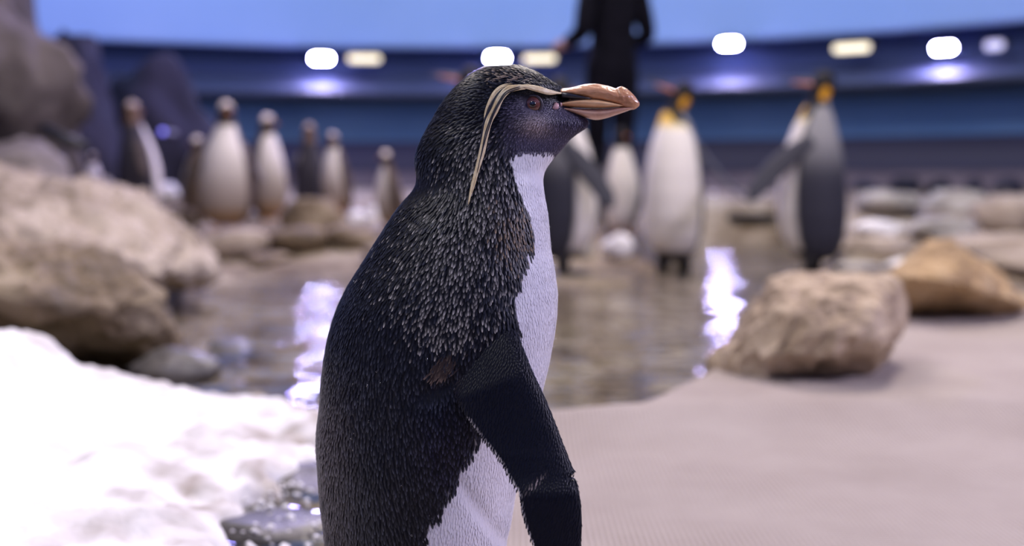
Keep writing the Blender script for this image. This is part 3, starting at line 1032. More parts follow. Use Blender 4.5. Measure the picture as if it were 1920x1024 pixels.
# ------------------------------------------------------------------ keeper
def skin_body(name, joints, edges, m, parent, rootj, sub=2):
    me = bpy.data.meshes.new(name)
    names = list(joints)
    me.from_pydata([joints[k][0] for k in names], [(names.index(a), names.index(b_)) for a, b_ in edges], [])
    o = bpy.data.objects.new(name, me)
    COL.objects.link(o)
    sk = o.modifiers.new('skin', 'SKIN')
    sk.use_smooth_shade = True
    for i, k in enumerate(names):
        v = me.skin_vertices[0].data[i]
        r = joints[k][1]
        v.radius = r if hasattr(r, '__len__') else (r, r)
        v.use_root = (k == rootj)
    ss = o.modifiers.new('sub', 'SUBSURF')
    ss.levels = sub
    ss.render_levels = sub
    dg = bpy.context.evaluated_depsgraph_get()
    nm = bpy.data.meshes.new_from_object(o.evaluated_get(dg))
    o.modifiers.clear()
    o.data = nm
    nm.materials.clear()
    nm.materials.append(m)
    nm.polygons.foreach_set('use_smooth', [True] * len(nm.polygons))
    o.parent = parent
    return o


KP = hit(1146, 419, 5.0)
root = empty('person', KP, math.radians(118))            # turned away from the pool
root.scale = (0.97, 0.97, 0.97)
tag(root, 'person in black work clothes standing with forearms bent forward behind the penguins', 'person')
J = {
    'pelvis': ((0, 0, 0.93), (0.135, 0.155)), 'waist': ((0, 0, 1.06), (0.115, 0.14)), 'chest': ((0.0, 0, 1.27), (0.13, 0.165)), 'collar': ((-0.01, 0, 1.42), (0.085, 0.10)),
    'neck': ((0.01, 0, 1.50), 0.06), 'nk2': ((0.025, 0, 1.56), 0.055),
    'shL': ((-0.01, 0.17, 1.40), 0.075), 'elL': ((-0.05, 0.245, 1.13), 0.058), 'wrL': ((0.20, 0.20, 1.10), 0.042),
    'shR': ((-0.01, -0.17, 1.40), 0.075), 'elR': ((-0.03, -0.245, 1.13), 0.058), 'wrR': ((0.20, -0.19, 1.12), 0.042),
    'hipL': ((0, 0.095, 0.86), 0.098), 'knL': ((0.02, 0.10, 0.48), 0.068), 'anL': ((-0.01, 0.105, 0.12), 0.056),
    'hipR': ((0, -0.095, 0.86), 0.098), 'knR': ((0.03, -0.10, 0.48), 0.068), 'anR': ((0.0, -0.105, 0.12), 0.056)}
E = [('pelvis', 'waist'), ('waist', 'chest'), ('chest', 'collar'), ('collar', 'neck'), ('neck', 'nk2'), ('collar', 'shL'), ('shL', 'elL'), ('elL', 'wrL'), ('collar', 'shR'), ('shR', 'elR'), ('elR', 'wrR'),
     ('pelvis', 'hipL'), ('hipL', 'knL'), ('knL', 'anL'), ('pelvis', 'hipR'), ('hipR', 'knR'), ('knR', 'anR')]
skin_body('body', J, E, M['cloth'], root, 'pelvis')
# head with face
bm = bmesh.new()
bmesh.ops.create_uvsphere(bm, u_segments=32, v_segments=24, radius=1)
for v in bm.verts:
    x, y, z = v.co
    kx = 0.098 if x > 0 else 0.10
    jaw = 1 - 0.28 * float(sm(-0.1, -1, z))
    p = Vector((x * kx * (1 - 0.12 * float(sm(-0.2, -0.9, z))), y * 0.076 * jaw, z * 0.118))
    p.x += 0.022 * math.exp(-((y / 0.16) ** 2) - ((z + 0.12) / 0.2) ** 2) * (x > 0)          # nose
    p.x -= 0.010 * (math.exp(-(((abs(y) - 0.4) / 0.18) ** 2) - ((z - 0.05) / 0.14) ** 2)) * (x > 0)   # eye sockets
    p.x += 0.008 * math.exp(-((y / 0.3) ** 2) - ((z + 0.52) / 0.1) ** 2) * (x > 0)           # lips
    v.co = p + Vector((0.035, 0, 1.655))
hd = bm_obj('head', bm, M['skin'], root)
for sd in (-1, 1):
    bm = bmesh.new()
    bmesh.ops.create_uvsphere(bm, u_segments=10, v_segments=8, radius=0.011)
    o = bm_obj('eye', bm, M['eye_black'], hd)
    o.location = (0.112, sd * 0.03, 1.66)
    V, Fc = tube([(0.03, sd * 0.072, 1.62), (0.02, sd * 0.082, 1.65), (0.025, sd * 0.08, 1.68)], [0.008, 0.016, 0.012], 8)
    mesh_obj('ear', V, Fc, M['skin'], hd)
bm = bmesh.new()
bmesh.ops.create_uvsphere(bm, u_segments=28, v_segments=20, radius=1)
for v in bm.verts:
    x, y, z = v.co
    front = float(sm(0.1, 0.75, x))
    p = Vector((x * 0.112, y * 0.088, z * 0.13))
    if z < 0.15:
        p.x -= front * 0.13
    v.co = p + Vector((0.022, 0, 1.668))
bm_obj('hair', bm, M['hair'], root)
V, Fc = tube([(-0.08, 0, 1.66), (-0.14, 0, 1.62), (-0.15, 0, 1.52), (-0.13, 0, 1.42)], [0.03, 0.036, 0.032, 0.01], 10)
mesh_obj('ponytail', V, Fc, M['hair'], root)
# hands: palm and five fingers
for sd, wr in ((1, Vector((0.20, 0.20, 1.10))), (-1, Vector((0.20, -0.19, 1.12)))):
    HJ = {'w': (tuple(wr), 0.026), 'p1': (tuple(wr + Vector((0.05, 0, 0))), (0.016, 0.032)), 'p2': (tuple(wr + Vector((0.09, 0, -0.004))), (0.013, 0.036))}
    HE = [('w', 'p1'), ('p1', 'p2')]
    for k, (oy, ln) in enumerate(((-0.030, 0.065), (-0.010, 0.075), (0.010, 0.070), (0.028, 0.055))):
        a_, b_, c_ = 'f%da' % k, 'f%db' % k, 'f%dc' % k
        HJ[a_] = (tuple(wr + Vector((0.098, oy, -0.004))), 0.009)
        HJ[b_] = (tuple(wr + Vector((0.098 + ln * 0.5, oy, -0.014))), 0.0085)
        HJ[c_] = (tuple(wr + Vector((0.098 + ln * 0.8, oy, -0.040))), 0.007)
        HE += [('p2', a_), (a_, b_), (b_, c_)]
    HJ['t1'] = (tuple(wr + Vector((0.05, -sd * 0.040, -0.005))), 0.010)
    HJ['t2'] = (tuple(wr + Vector((0.09, -sd * 0.055, -0.020))), 0.008)
    HE += [('p1', 't1'), ('t1', 't2')]
    skin_body('hand', HJ, HE, M['skin'], root, 'w')
for sd in (-1, 1):
    BJ = {'top': ((0.0, sd * 0.102, 0.34), 0.075), 'mid': ((0.0, sd * 0.103, 0.18), 0.066), 'ank': ((0.0, sd * 0.104, 0.075), (0.055, 0.06)), 'ball': ((0.11, sd * 0.108, 0.045), (0.042, 0.045)), 'toe': ((0.18, sd * 0.11, 0.04), (0.032, 0.036)),
          'heel': ((-0.06, sd * 0.104, 0.045), 0.04)}
    skin_body('boot', BJ, [('top', 'mid'), ('mid', 'ank'), ('ank', 'ball'), ('ball', 'toe'), ('ank', 'heel')], M['boot'], root, 'ank')

# ------------------------------------------------------------------ the crested penguin
YH = 1.0
back_px = [(958, 124), (930, 124.5), (916, 126.5), (900, 131), (885, 138), (863, 156), (844, 175), (826, 200), (807, 234), (794, 256), (783, 281), (780, 300), (782, 319), (783, 340), (777, 357), (766, 370), (739, 403), (713, 443), (680, 496),
           (656, 533), (641, 563), (630, 592), (620, 626), (613, 659), (608, 700), (602, 764), (598, 798), (597, 831), (599, 865), (603, 915), (608, 966), (613, 1019), (622, 1080), (640, 1140), (668, 1190), (705, 1228), (740, 1240)]
front_px = [(962, 124), (975, 125.5), (986, 128.5), (1010, 139), (1030, 152), (1046, 162), (1058, 168), (1066, 174), (1068, 184), (1066, 196), (1072, 206), (1090, 216), (1106, 225), (1108, 233), (1090, 246), (1072, 257), (1057, 275), (1035, 300), (1022, 319), (1018, 337), (1021, 366), (1027, 397), (1029, 419),
            (1032, 466), (1040, 506), (1045, 546), (1044, 586), (1040, 626), (1030, 680), (1017, 734), (1003, 790), (987, 850), (968, 920), (950, 1024), (935, 1080), (905, 1140), (870, 1190), (820, 1228), (780, 1240)]
# half depth of the body (m) by image height of the side view
wid_py = [124, 128, 135, 150, 170, 200, 240, 280, 310, 340, 380, 430, 500, 570, 650, 750, 850, 950, 1050, 1130, 1190, 1228, 1240]
wid_m = [.001, .013, .021, .029, .0335, .0365, .040, .0435, .046, .049, .056, .066, .077, .084, .088, .0905, .091, .089, .085, .078, .064, .035, .015]
# strength of the forward taper (face)
tap_py = [124, 150, 180, 235, 270, 310, 340]
tap_v = [0.1, 0.30, 0.52, 0.55, 0.40, 0.15, 0.0]


def side(lst):
    pts = [P(a, b_, YH) for a, b_ in lst]
    z = np.array([p.z for p in pts])[::-1]
    x = np.array([p.x for p in pts])[::-1]
    o = np.argsort(z)
    return z[o], x[o]


bz, bx_ = side(back_px)
fz, fx_ = side(front_px)
wz = np.array([P(900, p, YH).z for p in wid_py])[::-1]
wm = np.array(wid_m)[::-1]
tz = np.array([P(900, p, YH).z for p in tap_py])[::-1]
tv = np.array(tap_v)[::-1]
ZT, ZB = P(960, 124.1, YH).z, P(760, 1239, YH).z


def hero_slice(z):
    return np.interp(z, bz, bx_), np.interp(z, fz, fx_), np.interp(z, wz, wm), np.interp(z, tz, tv)


def hero_half(x, z):
    """half depth of the body at side-view position x, z"""
    x0, x1, W, tp_ = hero_slice(z)
    t = np.clip((x - x0) / np.maximum(x1 - x0, 1e-6), 0, 1)
    u = 2 * t - 1
    e = np.power(np.clip(1 - np.abs(u) ** 2.15, 0, 1), 0.5)
    return W * e * (1 - tp_ * t ** 2.6)


# smooth the tables a little by resampling on a fine grid
zf = np.linspace(ZB, ZT, 900)


def gsm(a, k):
    ker = np.exp(-0.5 * (np.arange(-3 * k, 3 * k + 1) / k) ** 2)
    ker /= ker.sum()
    return np.convolve(np.pad(a, 3 * k, mode='edge'), ker, 'valid')


_b, _f, _w, _t = np.interp(zf, bz, bx_), np.interp(zf, fz, fx_), np.interp(zf, wz, wm), np.interp(zf, tz, tv)
edge_w = np.minimum(1, (ZT - zf) / 0.02)
_b2, _f2 = gsm(_b, 6), gsm(_f, 5)
_b = _b2 * edge_w + _b * (1 - edge_w)
_f = _f2 * edge_w + _f * (1 - edge_w)
_w = gsm(_w, 10) * edge_w + _w * (1 - edge_w)
bz = fz = wz = tz = zf
bx_, fx_, wm, tv = _b, _f, _w, _t

NR, NS = 210, 120
sv = np.linspace(0, 1, NR)
# rings packed towards the crown
zr = ZB + (ZT - ZB) * (1 - (1 - sv) ** 1.0)
top = ZT - (ZT - zr[-1]) 
zr = np.concatenate([np.linspace(ZB, ZT - 0.02, NR - 40, endpoint=False), ZT - 0.02 * (1 - np.sin(np.linspace(0, PI / 2, 40)))])
zr[-1] = ZT - 1e-5
HV = np.zeros((NR, NS, 3))
for i, z in enumerate(zr):
    x0, x1, W, tp_ = hero_slice(z)
    q = 2 * PI * np.arange(NS) / NS
    x = (x0 + x1) / 2 + (x1 - x0) / 2 * np.cos(q)
    h = hero_half(x, z)
    HV[i, :, 0] = x
    HV[i, :, 1] = YH + np.sign(np.sin(q)) * h * (np.abs(np.sin(q)) > 1e-6)
    HV[i, :, 2] = z


def grid_normals(G_):
    du = np.roll(G_, -1, 1) - np.roll(G_, 1, 1)
    dv = np.gradient(G_, axis=0)
    nn = np.cross(du, dv)
    nn /= np.maximum(np.linalg.norm(nn, axis=2, keepdims=True), 1e-12)
    return nn


HN = grid_normals(HV)
cen = np.stack([np.broadcast_to((HV[:, :, 0].mean(1))[:, None], (NR, NS)), np.full((NR, NS), YH), HV[:, :, 2]], 2)
if np.mean(((HV - cen) * HN).sum(2)) < 0:
    HN = -HN
# facial relief, soft folds and the fleshy shoulder
PXg, PYg = to_px(HV[:, :, 0], HV[:, :, 2], YH)


def gau(cx, cy, rx, ry, rot=0.0):
    dx, dy = PXg - cx, PYg - cy
    c, s = math.cos(rot), math.sin(rot)
    a, b_ = dx * c + dy * s, -dx * s + dy * c
    return np.exp(-(a / rx) ** 2 - (b_ / ry) ** 2)


disp = (-0.0022 * gau(999, 197, 17, 15) + 0.0022 * gau(1000, 171, 42, 8, 0.12) + 0.0022 * gau(1005, 236, 32, 16)
        - 0.0015 * gau(1035, 185, 22, 6, -0.1) - 0.0015 * gau(960, 250, 10, 50, 0.4) + 0.003 * gau(945, 600, 45, 50) - 0.0025 * gau(835, 690, 40, 16, -0.5)
        + 0.0022 * gau(820, 760, 50, 70) - 0.002 * gau(905, 920, 12, 110, -0.5))
nzv = np.array([noise.noise(Vector(p) * 26) for p in HV.reshape(-1, 3)]).reshape(NR, NS) * 0.0007
HV = HV + HN * (disp + nzv)[:, :, None]
HN = grid_normals(HV)
if np.mean(((HV - cen) * HN).sum(2)) < 0:
    HN = -HN

wb_py = [288, 300, 340, 390, 430, 460, 480, 505, 540, 570, 620, 655, 700, 760, 815, 850, 900, 955, 1000, 1024, 1100, 1200]
wb_px = [975, 960, 966, 985, 1001, 1000, 990, 970, 964, 972, 975, 968, 950, 920, 884, 868, 838, 804, 818, 828, 800, 760]


def plumage(px, py, noise_v, r1, r2):
    """base colour and tip colour of the coat at side-view pixel; arrays"""
    n_ = len(px)
    base = np.tile(np.array([0.0065, 0.0065, 0.0105]), (n_, 1))
    tip = np.tile(np.array([0.044, 0.047, 0.064]), (n_, 1)) * (0.3 + 1.6 * r1[:, None] ** 1.5)  # lighter feather tips, with bluish gloss streaks put into their colour
    # brown, sun-worn lower back
    bw = sm(640, 800, py) * sm(720, 620, px)
    base += bw[:, None] * np.array([0.014, 0.009, 0.008])
    tip += bw[:, None] * np.array([0.075, 0.052, 0.048])
    # pale speckles on the neck and shoulder
    lx = np.interp(py, [200, 270, 330, 400, 470, 540, 600, 640], [905, 905, 905, 895, 870, 850, 850, 850])
    lw = np.interp(py, [200, 270, 330, 400, 470, 540, 600, 640], [25, 50, 65, 85, 105, 90, 65, 40])
    sp = np.exp(-((px - lx) / lw) ** 2) * sm(215, 270, py) * sm(650, 600, py)
    hit = r2 < sp * 0.95
    tip[hit] = np.array([0.62, 0.58, 0.55]) * (0.35 + 0.9 * r1[hit] ** 1.5)[:, None]
    # tan freckled flank beside the bib
    tn = np.exp(-((px - 968) / 34) ** 2 - ((py - 425) / 42) ** 2)
    base += tn[:, None] * np.array([0.020, 0.013, 0.008])
    hit = r2 < tn * 0.9
    tip[hit] = np.array([0.38, 0.27, 0.18]) * (0.5 + r1[hit])[:, None]
    # violet-black flank under the flipper
    vf = np.exp(-((px - 845) / 50) ** 2 - ((py - 790) / 70) ** 2)
    tip += vf[:, None] * np.array([0.012, 0.010, 0.05])
    # slate face and throat, tan cheek
    fc = sm(930, 985, px) * sm(178, 205, py) * sm(305, 280, py)
    base = base * (1 - fc[:, None]) + fc[:, None] * np.array([0.050, 0.043, 0.078])
    tip = tip * (1 - fc[:, None]) + fc[:, None] * np.array([0.17, 0.15, 0.22]) * (0.15 + 1.7 * r1[:, None] ** 1.6)
    ck = np.exp(-((px - 1003) / 26) ** 2 - ((py - 238) / 17) ** 2)
    base += ck[:, None] * np.array([0.24, 0.19, 0.165])
    tip += ck[:, None] * np.array([0.42, 0.34, 0.29]) * (0.3 + 1.2 * r1[:, None])
    lore = np.exp(-((px - 1040) / 34) ** 2 - ((py - 184) / 10) ** 2)
    base *= (1 - 0.95 * lore)[:, None]
    tip *= (1 - 0.93 * lore)[:, None]
    # pale streaks on the crown
    cr = np.exp(-((px - 950) / 45) ** 2 - ((py - 148) / 14) ** 2)
    hit = r2 < cr * 0.55
    tip[hit] = np.array([0.42, 0.34, 0.26]) * (0.5 + r1[hit])[:, None]
    # white bib and belly
    edge_x = np.interp(py, wb_py, wb_px) + noise_v * 9
    wt_ = (px > edge_x) & (py > 290 + 6 * noise_v + 0.06 * np.abs(px - 1000))
    base[wt_] = np.array([0.74, 0.72, 0.78])
    tip[wt_] = np.array([0.84, 0.825, 0.87]) * (0.86 + 0.2 * r1[wt_])[:, None]
    return base, tip, wt_


flat = HV.reshape(-1, 3)
nv = np.array([noise.noise(Vector(p) * 90) for p in flat])
pxx, pyy = to_px(flat[:, 0], flat[:, 2], YH)
bc, tc_, wt_ = plumage(pxx, pyy, nv, np.full(len(flat), 0.4), np.full(len(flat), 0.99))
Fc = []
for i in range(NR - 1):
    for j in range(NS):
        k = (j + 1) % NS
        Fc.append((i * NS + j, i * NS + k, (i + 1) * NS + k, (i + 1) * NS + j))
Fc.append(tuple(range(NS))[::-1])
Fc.append(tuple(range((NR - 1) * NS, NR * NS)))
hero = empty('rockhopper_penguin', (P(760, 1240, YH).x, YH, 0.0))
tag(hero, 'crested penguin in sharp focus with cream brow plume and orange bill', 'penguin')
HO = Vector(hero.location)


def hpart(name, V, Fc, m, parent=None, colors=None, smooth=True):
    """a part of the crested penguin, given in world coordinates"""
    Vl = (np.asarray([tuple(v) for v in V]) - np.array(HO))
    return mesh_obj(name, Vl, Fc, m, parent or hero, smooth, colors)


hpart('body', flat, Fc, M['plumage'], colors=bc * 0.9 + tc_ * 0.1)


# --- feathers
def scatter(GV, GN, r_of, ncand, seed, closed=True):
    r_ = np.random.default_rng(seed)
    a, b_ = GV.shape[:2]
    A = GV[:-1]
    B = GV[1:]
    nb = np.roll(np.arange(b_), -1)
    if not closed:
        nb = nb[:-1]
    idx = np.arange(len(nb))
    e1 = A[:, nb] - A[:, idx]
    e2 = B[:, idx] - A[:, idx]
    ar = np.linalg.norm(np.cross(e1, e2), axis=2).ravel()
    cdf = np.cumsum(ar)
    pick = np.searchsorted(cdf, r_.random(ncand) * cdf[-1])
    pi, pj = pick // len(nb), pick % len(nb)
    u, v = r_.random(ncand), r_.random(ncand)

    def bil(T):
        return ((1 - u) * (1 - v))[:, None] * T[pi, pj] + (u * (1 - v))[:, None] * T[pi, nb[pj]] + ((1 - u) * v)[:, None] * T[pi + 1, pj] + (u * v)[:, None] * T[pi + 1, nb[pj]]
    Pp, Nn = bil(GV), bil(GN)
    Nn /= np.maximum(np.linalg.norm(Nn, axis=1, keepdims=True), 1e-9)
    rr = r_of(Pp)
    cell = 0.004
    grid = {}
    keep = []
    Pl = Pp.tolist()
    for k in range(ncand):
        x, y, z = Pl[k]
        r = rr[k]
        if r <= 0:
            continue
        cx_, cy_, cz_ = int(x / cell), int(y / cell), int(z / cell)
        ok = True
        for ix in (cx_ - 1, cx_, cx_ + 1):
            for iy in (cy_ - 1, cy_, cy_ + 1):
                for iz in (cz_ - 1, cz_, cz_ + 1):
                    for (qx, qy, qz) in grid.get((ix, iy, iz), ()):
                        if (qx - x) ** 2 + (qy - y) ** 2 + (qz - z) ** 2 < r * r:
                            ok = False
                            break
                    if not ok: break
                if not ok: break
            if not ok: break
        if ok:
            grid.setdefault((cx_, cy_, cz_), []).append((x, y, z))
            keep.append(k)
    return Pp[keep], Nn[keep]


def feathers(name, Pp, Nn, T, L, W, lift, cb, ct, parent, ridge=0.55):
    n_ = len(Pp)
    Bn = np.cross(Nn, T)
    h0 = 0.0001
    v0 = Pp + Nn * h0
    mid = Pp + T * (0.55 * L)[:, None]
    v1 = mid + Bn * W[:, None] + Nn * (lift * 0.35)[:, None]
    v2 = mid - Bn * W[:, None] + Nn * (lift * 0.35)[:, None]
    v3 = mid + Nn * (lift * 0.35 + W * ridge)[:, None]
    v4 = Pp + T * L[:, None] + Nn * lift[:, None]
    t1 = Pp + T * (0.86 * L)[:, None] + Bn * (W * 0.6)[:, None] + Nn * (lift * 0.8)[:, None]
    t2 = Pp + T * (0.86 * L)[:, None] - Bn * (W * 0.6)[:, None] + Nn * (lift * 0.8)[:, None]
    V = np.stack([v0, v1, v2, v3, v4, t1, t2], 1).reshape(-1, 3)
    cm = cb * 0.94 + ct * 0.06
    cs = cb * 0.60 + ct * 0.40
    C = np.stack([cb, cb, cb, cm, ct, cs, cs], 1).reshape(-1, 3)
    k = (np.arange(n_) * 7)[:, None]
    Fq = np.concatenate([k + np.array([[0, 1, 3]]), k + np.array([[0, 3, 2]]), k + np.array([[1, 5, 3]]), k + np.array([[2, 3, 6]]), k + np.array([[5, 4, 3]]), k + np.array([[3, 4, 6]])])
    me = bpy.data.meshes.new(name)
    V = V - np.array(HO)
    me.vertices.add(len(V))
    me.vertices.foreach_set('co', V.astype(np.float32).ravel())
    me.loops.add(len(Fq) * 3)
    me.loops.foreach_set('vertex_index', Fq.astype(np.int32).ravel())
    me.polygons.add(len(Fq))
    me.polygons.foreach_set('loop_start', np.arange(0, len(Fq) * 3, 3, dtype=np.int32))
    me.polygons.foreach_set('loop_total', np.full(len(Fq), 3, np.int32))
    me.polygons.foreach_set('use_smooth', np.ones(len(Fq), bool))
    me.update(calc_edges=True)
    at = me.color_attributes.new('Col', 'FLOAT_COLOR', 'POINT')
    cc = np.ones((len(V), 4), np.float32)
    cc[:, :3] = np.clip(C, 0, 1)
    at.data.foreach_set('color', cc.ravel())
    me.materials.append(M['feather'])
    o = bpy.data.objects.new(name, me)
    COL.objects.link(o)
    o.parent = parent
    o['kind'] = 'stuff'
    return o


def face_w(px, py):
    return sm(930, 985, px) * sm(315, 285, py) * sm(158, 182, py)


def r_body(Pp):
    px, py = to_px(Pp[:, 0], Pp[:, 2], YH)
    r = 0.0024 - 0.0010 * face_w(px, py) - 0.0006 * sm(260, 180, py) 
    white = px > np.interp(py, wb_py, wb_px)
    r = np.where(white & (py > 290), 0.0021, r)
    r = np.where((px - 998) ** 2 + (py - 196) ** 2 < 17 ** 2, -1, r)
    return r


Pp, Nn = scatter(HV, HN, r_body, 260000, 3)
px, py = to_px(Pp[:, 0], Pp[:, 2], YH)
n_ = len(Pp)
r1, r2 = rng.random(n_), rng.random(n_)
nv = np.array([noise.noise(Vector(p) * 90) for p in Pp.tolist()])
cb, ct, wt_ = plumage(px, py, nv, r1, r2)
# lay of the coat: back from the bill over the head, then down the body
hx, hy = px - 1075, py - 170
hl = np.maximum(np.hypot(hx, hy), 1)
hw = sm(330, 215, py)[:, None]
bdx = np.interp(py, [300, 380, 480, 580, 700, 1000], [-0.25, -0.62, -0.52, -0.32, -0.10, 0.06]) * sm(1000, 760, px) + 0.05
flow = hw * np.stack([hx / hl, hy / hl], 1) + (1 - hw) * np.stack([bdx, np.ones(n_)], 1)
flow += rng.normal(0, 0.10, flow.shape)
T = np.stack([flow[:, 0], np.zeros(n_), -flow[:, 1]], 1)
T -= Nn * (T * Nn).sum(1, keepdims=True)
T /= np.maximum(np.linalg.norm(T, axis=1, keepdims=True), 1e-9)
fw_ = face_w(px, py)
L = (0.0088 - 0.0058 * fw_ - 0.002 * sm(300, 200, py) * (1 - fw_)) * (0.85 + 0.35 * r1)
L = np.where(wt_, 0.0060 * (0.8 + 0.4 * r1), L)
Wd = np.where(wt_, 0.0009, 0.00128 - 0.0006 * fw_)
lift = np.where(wt_, 0.00035, 0.0011 - 0.0007 * fw_) * (0.7 + 0.6 * r2)
feathers('feathers', Pp, Nn, T, L, Wd, lift, cb, ct, hero, np.where(wt_, 0.22, 0.55))


# --- point on the near side of the body under a pixel
def surf(px_, py_, off=0.0, sidev=-1):
    Y = 0.95
    for _ in range(8):
        p = P(px_, py_, Y)
        h = float(hero_half(p.x, p.z))
        Y = YH + sidev * (h + off)
    return P(px_, py_, Y)


# --- flipper
Lp = [(925, 548), (950, 575), (962, 605), (976, 640), (995, 688), (1020, 742), (1042, 795), (1060, 842), (1069, 866), (1076, 886), (1081, 902), (1085, 918), (1089, 945), (1091, 980), (1089, 1024), (1082, 1070), (1068, 1105)]
Tp = [(885, 590), (868, 625), (855, 665), (849, 715), (858, 748), (876, 784), (899, 815), (922, 843), (940, 868), (952, 890), (962, 907), (972, 922), (976, 945), (982, 975), (996, 1012), (1018, 1060), (1058, 1106)]
NL, NC = 90, 26
Lc, Tc = catmull(Lp, NL), catmull(Tp, NL)
Yc = np.interp(np.linspace(0, 1, NL), [0, .12, .25, .45, .7, 1], [.950, .930, .908, .893, .880, .872])
Th = np.interp(np.linspace(0, 1, NL), [0, .1, .3, .6, .9, 1], [.014, .014, .0105, .0065, .004, .002])
FG = np.zeros((NL, NC, 3))
for i in range(NL):
    a = np.array(P(Lc[i][0], Lc[i][1], Yc[i] + 0.006))
    b_ = np.array(P(Tc[i][0], Tc[i][1], Yc[i]))
    nick = 0.0035 * math.exp(-((Lc[i][1] - 893) / 3.5) ** 2) - 0.0012 * math.exp(-((Lc[i][1] - 883) / 5) ** 2)
    for j in range(NC):
        q = 2 * PI * j / NC
        t = 0.5 + 0.5 * math.cos(q)                  # 1 = leading edge
        p = b_ + (a - b_) * t
        p[0] -= nick * max(0, t - 0.8) / 0.2
        thick = Th[i] * (0.55 + 0.45 * t) * abs(math.sin(q)) ** 0.8
        p[1] += thick * (1 if math.sin(q) > 0 else -1)
        FG[i, j] = p
FN = grid_normals(FG)
fcen = FG.mean(1, keepdims=True)
if np.mean(((FG - fcen) * FN).sum(2)) < 0:
    FN = -FN
cols = np.tile(np.array([0.006, 0.0065, 0.014]), (NL * NC, 1))
tt = np.tile(0.5 + 0.5 * np.cos(2 * PI * np.arange(NC) / NC), NL)
under = np.tile(np.sin(2 * PI * np.arange(NC) / NC) > 0.02, NL)
ii = np.repeat(np.arange(NL), NC) / NL
wmask = (under | (tt < 0.03)) & (ii > 0.30)
cols[wmask] = (0.62, 0.58, 0.60)
V, Fc = loft([[tuple(p) for p in r] for r in FG])
flp = hpart('flipper', V, Fc, M['plumage'], colors=cols)
flp['label'] = 'black flipper with white trailing edge hanging in front of the belly'


def r_flip(Pp):
    return np.full(len(Pp), 0.0019)


fp, fn = scatter(FG, FN, r_flip, 60000, 8)
selm = fn[:, 1] < 0.15
fp, fn = fp[selm], fn[selm]
ax = np.array(P(1075, 1020, .875)) - np.array(P(905, 600, .91))
ax /= np.linalg.norm(ax)
tv_ = np.array(P(960, 905, .88)) - np.array(P(1060, 850, .88))
tv_ /= np.linalg.norm(tv_)
n_ = len(fp)
r1, r2 = rng.random(n_), rng.random(n_)
T = ax[None, :] + 0.75 * tv_[None, :] + rng.normal(0, 0.08, (n_, 3))
T -= fn * (T * fn).sum(1, keepdims=True)
T /= np.linalg.norm(T, axis=1, keepdims=True)
fpx, fpy = to_px(fp[:, 0], fp[:, 2], 0.885)
cb = np.tile(np.array([0.0045, 0.005, 0.011]), (n_, 1))
ct = np.tile(np.array([0.007, 0.008, 0.020]), (n_, 1)) * (0.4 + r1[:, None])
# worn brown patch at the rear of the shoulder, pale scars near the elbow notch
br = np.exp(-((fpx - 846) / 16) ** 2 - ((fpy - 706) / 32) ** 2)
ct += br[:, None] * np.array([0.11, 0.075, 0.06])
cb += br[:, None] * np.array([0.03, 0.018, 0.014])
dx, dy = fpx - 1005, fpy - 901
sc = np.exp(-((dx * 0.75 - dy * 0.66) / 17) ** 2 - ((dx * 0.66 + dy * 0.75) / 3.6) ** 2)
ct += sc[:, None] * np.array([0.55, 0.46, 0.42])
cb += sc[:, None] * np.array([0.30, 0.24, 0.22])
feathers('flipper_feathers', fp, fn, T, 0.0042 * (0.8 + 0.4 * r1), np.full(n_, 0.0007), np.full(n_, 0.00045), cb, ct, flp)
# far flipper, held back along the other flank
rings = []
for i in range(40):
    t = i / 39
    g = P(925 - 60 * t + 25 * t * t, 575 + 440 * t, YH)
    yo = float(np.interp(t, [0, .12, .3, 1], [.058, .078, .092, .108]))
    wd = 0.034 * (1 - 0.42 * t) * (math.sqrt(max(0.02, 1 - ((t - 0.68) / 0.32) ** 2)) if t > 0.68 else 1) * float(0.55 + 0.45 * sm(0, 0.15, t))
    th = 0.013 * (1 - 0.75 * t)
    rings.append([(g.x + wd * math.cos(q), YH + yo + th * math.sin(q), g.z) for q in [2 * PI * k / 14 for k in range(14)]])
V, Fc = loft(rings)
hpart('flipper', V, Fc, M['plumage'], colors=[(0.5, 0.47, 0.5) if (v[1] < YH + 0.088 and v[2] < 0.25) else (0.008, 0.008, 0.015) for v in V])

# worn brown tuft on the flank behind the shoulder
tp_, tn_, tT = [], [], []
for k in range(90):
    a = random.uniform(0, 1)
    p = surf(818 + 38 * a + random.gauss(0, 6), 690 - 14 * a + random.gauss(0, 8), 0.001)
    tp_.append(p)
tp_ = np.array([tuple(p) for p in tp_])
tn_ = np.tile(np.array([-0.1, -1.0, 0.0]), (90, 1)) / 1.005
tT = np.tile(np.array([-0.55, 0, -0.75]), (90, 1)) + rng.normal(0, 0.15, (90, 3))
tT -= tn_ * (tT * tn_).sum(1, keepdims=True)
tT /= np.linalg.norm(tT, axis=1, keepdims=True)
r1 = rng.random(90)
feathers('shoulder_tuft', tp_, tn_, tT, 0.011 * (0.7 + 0.5 * r1), np.full(90, 0.0009), np.full(90, 0.0014),
         np.tile([0.035, 0.024, 0.022], (90, 1)), np.array([0.24, 0.17, 0.14])[None, :] * (0.3 + 0.9 * r1[:, None]), hero)


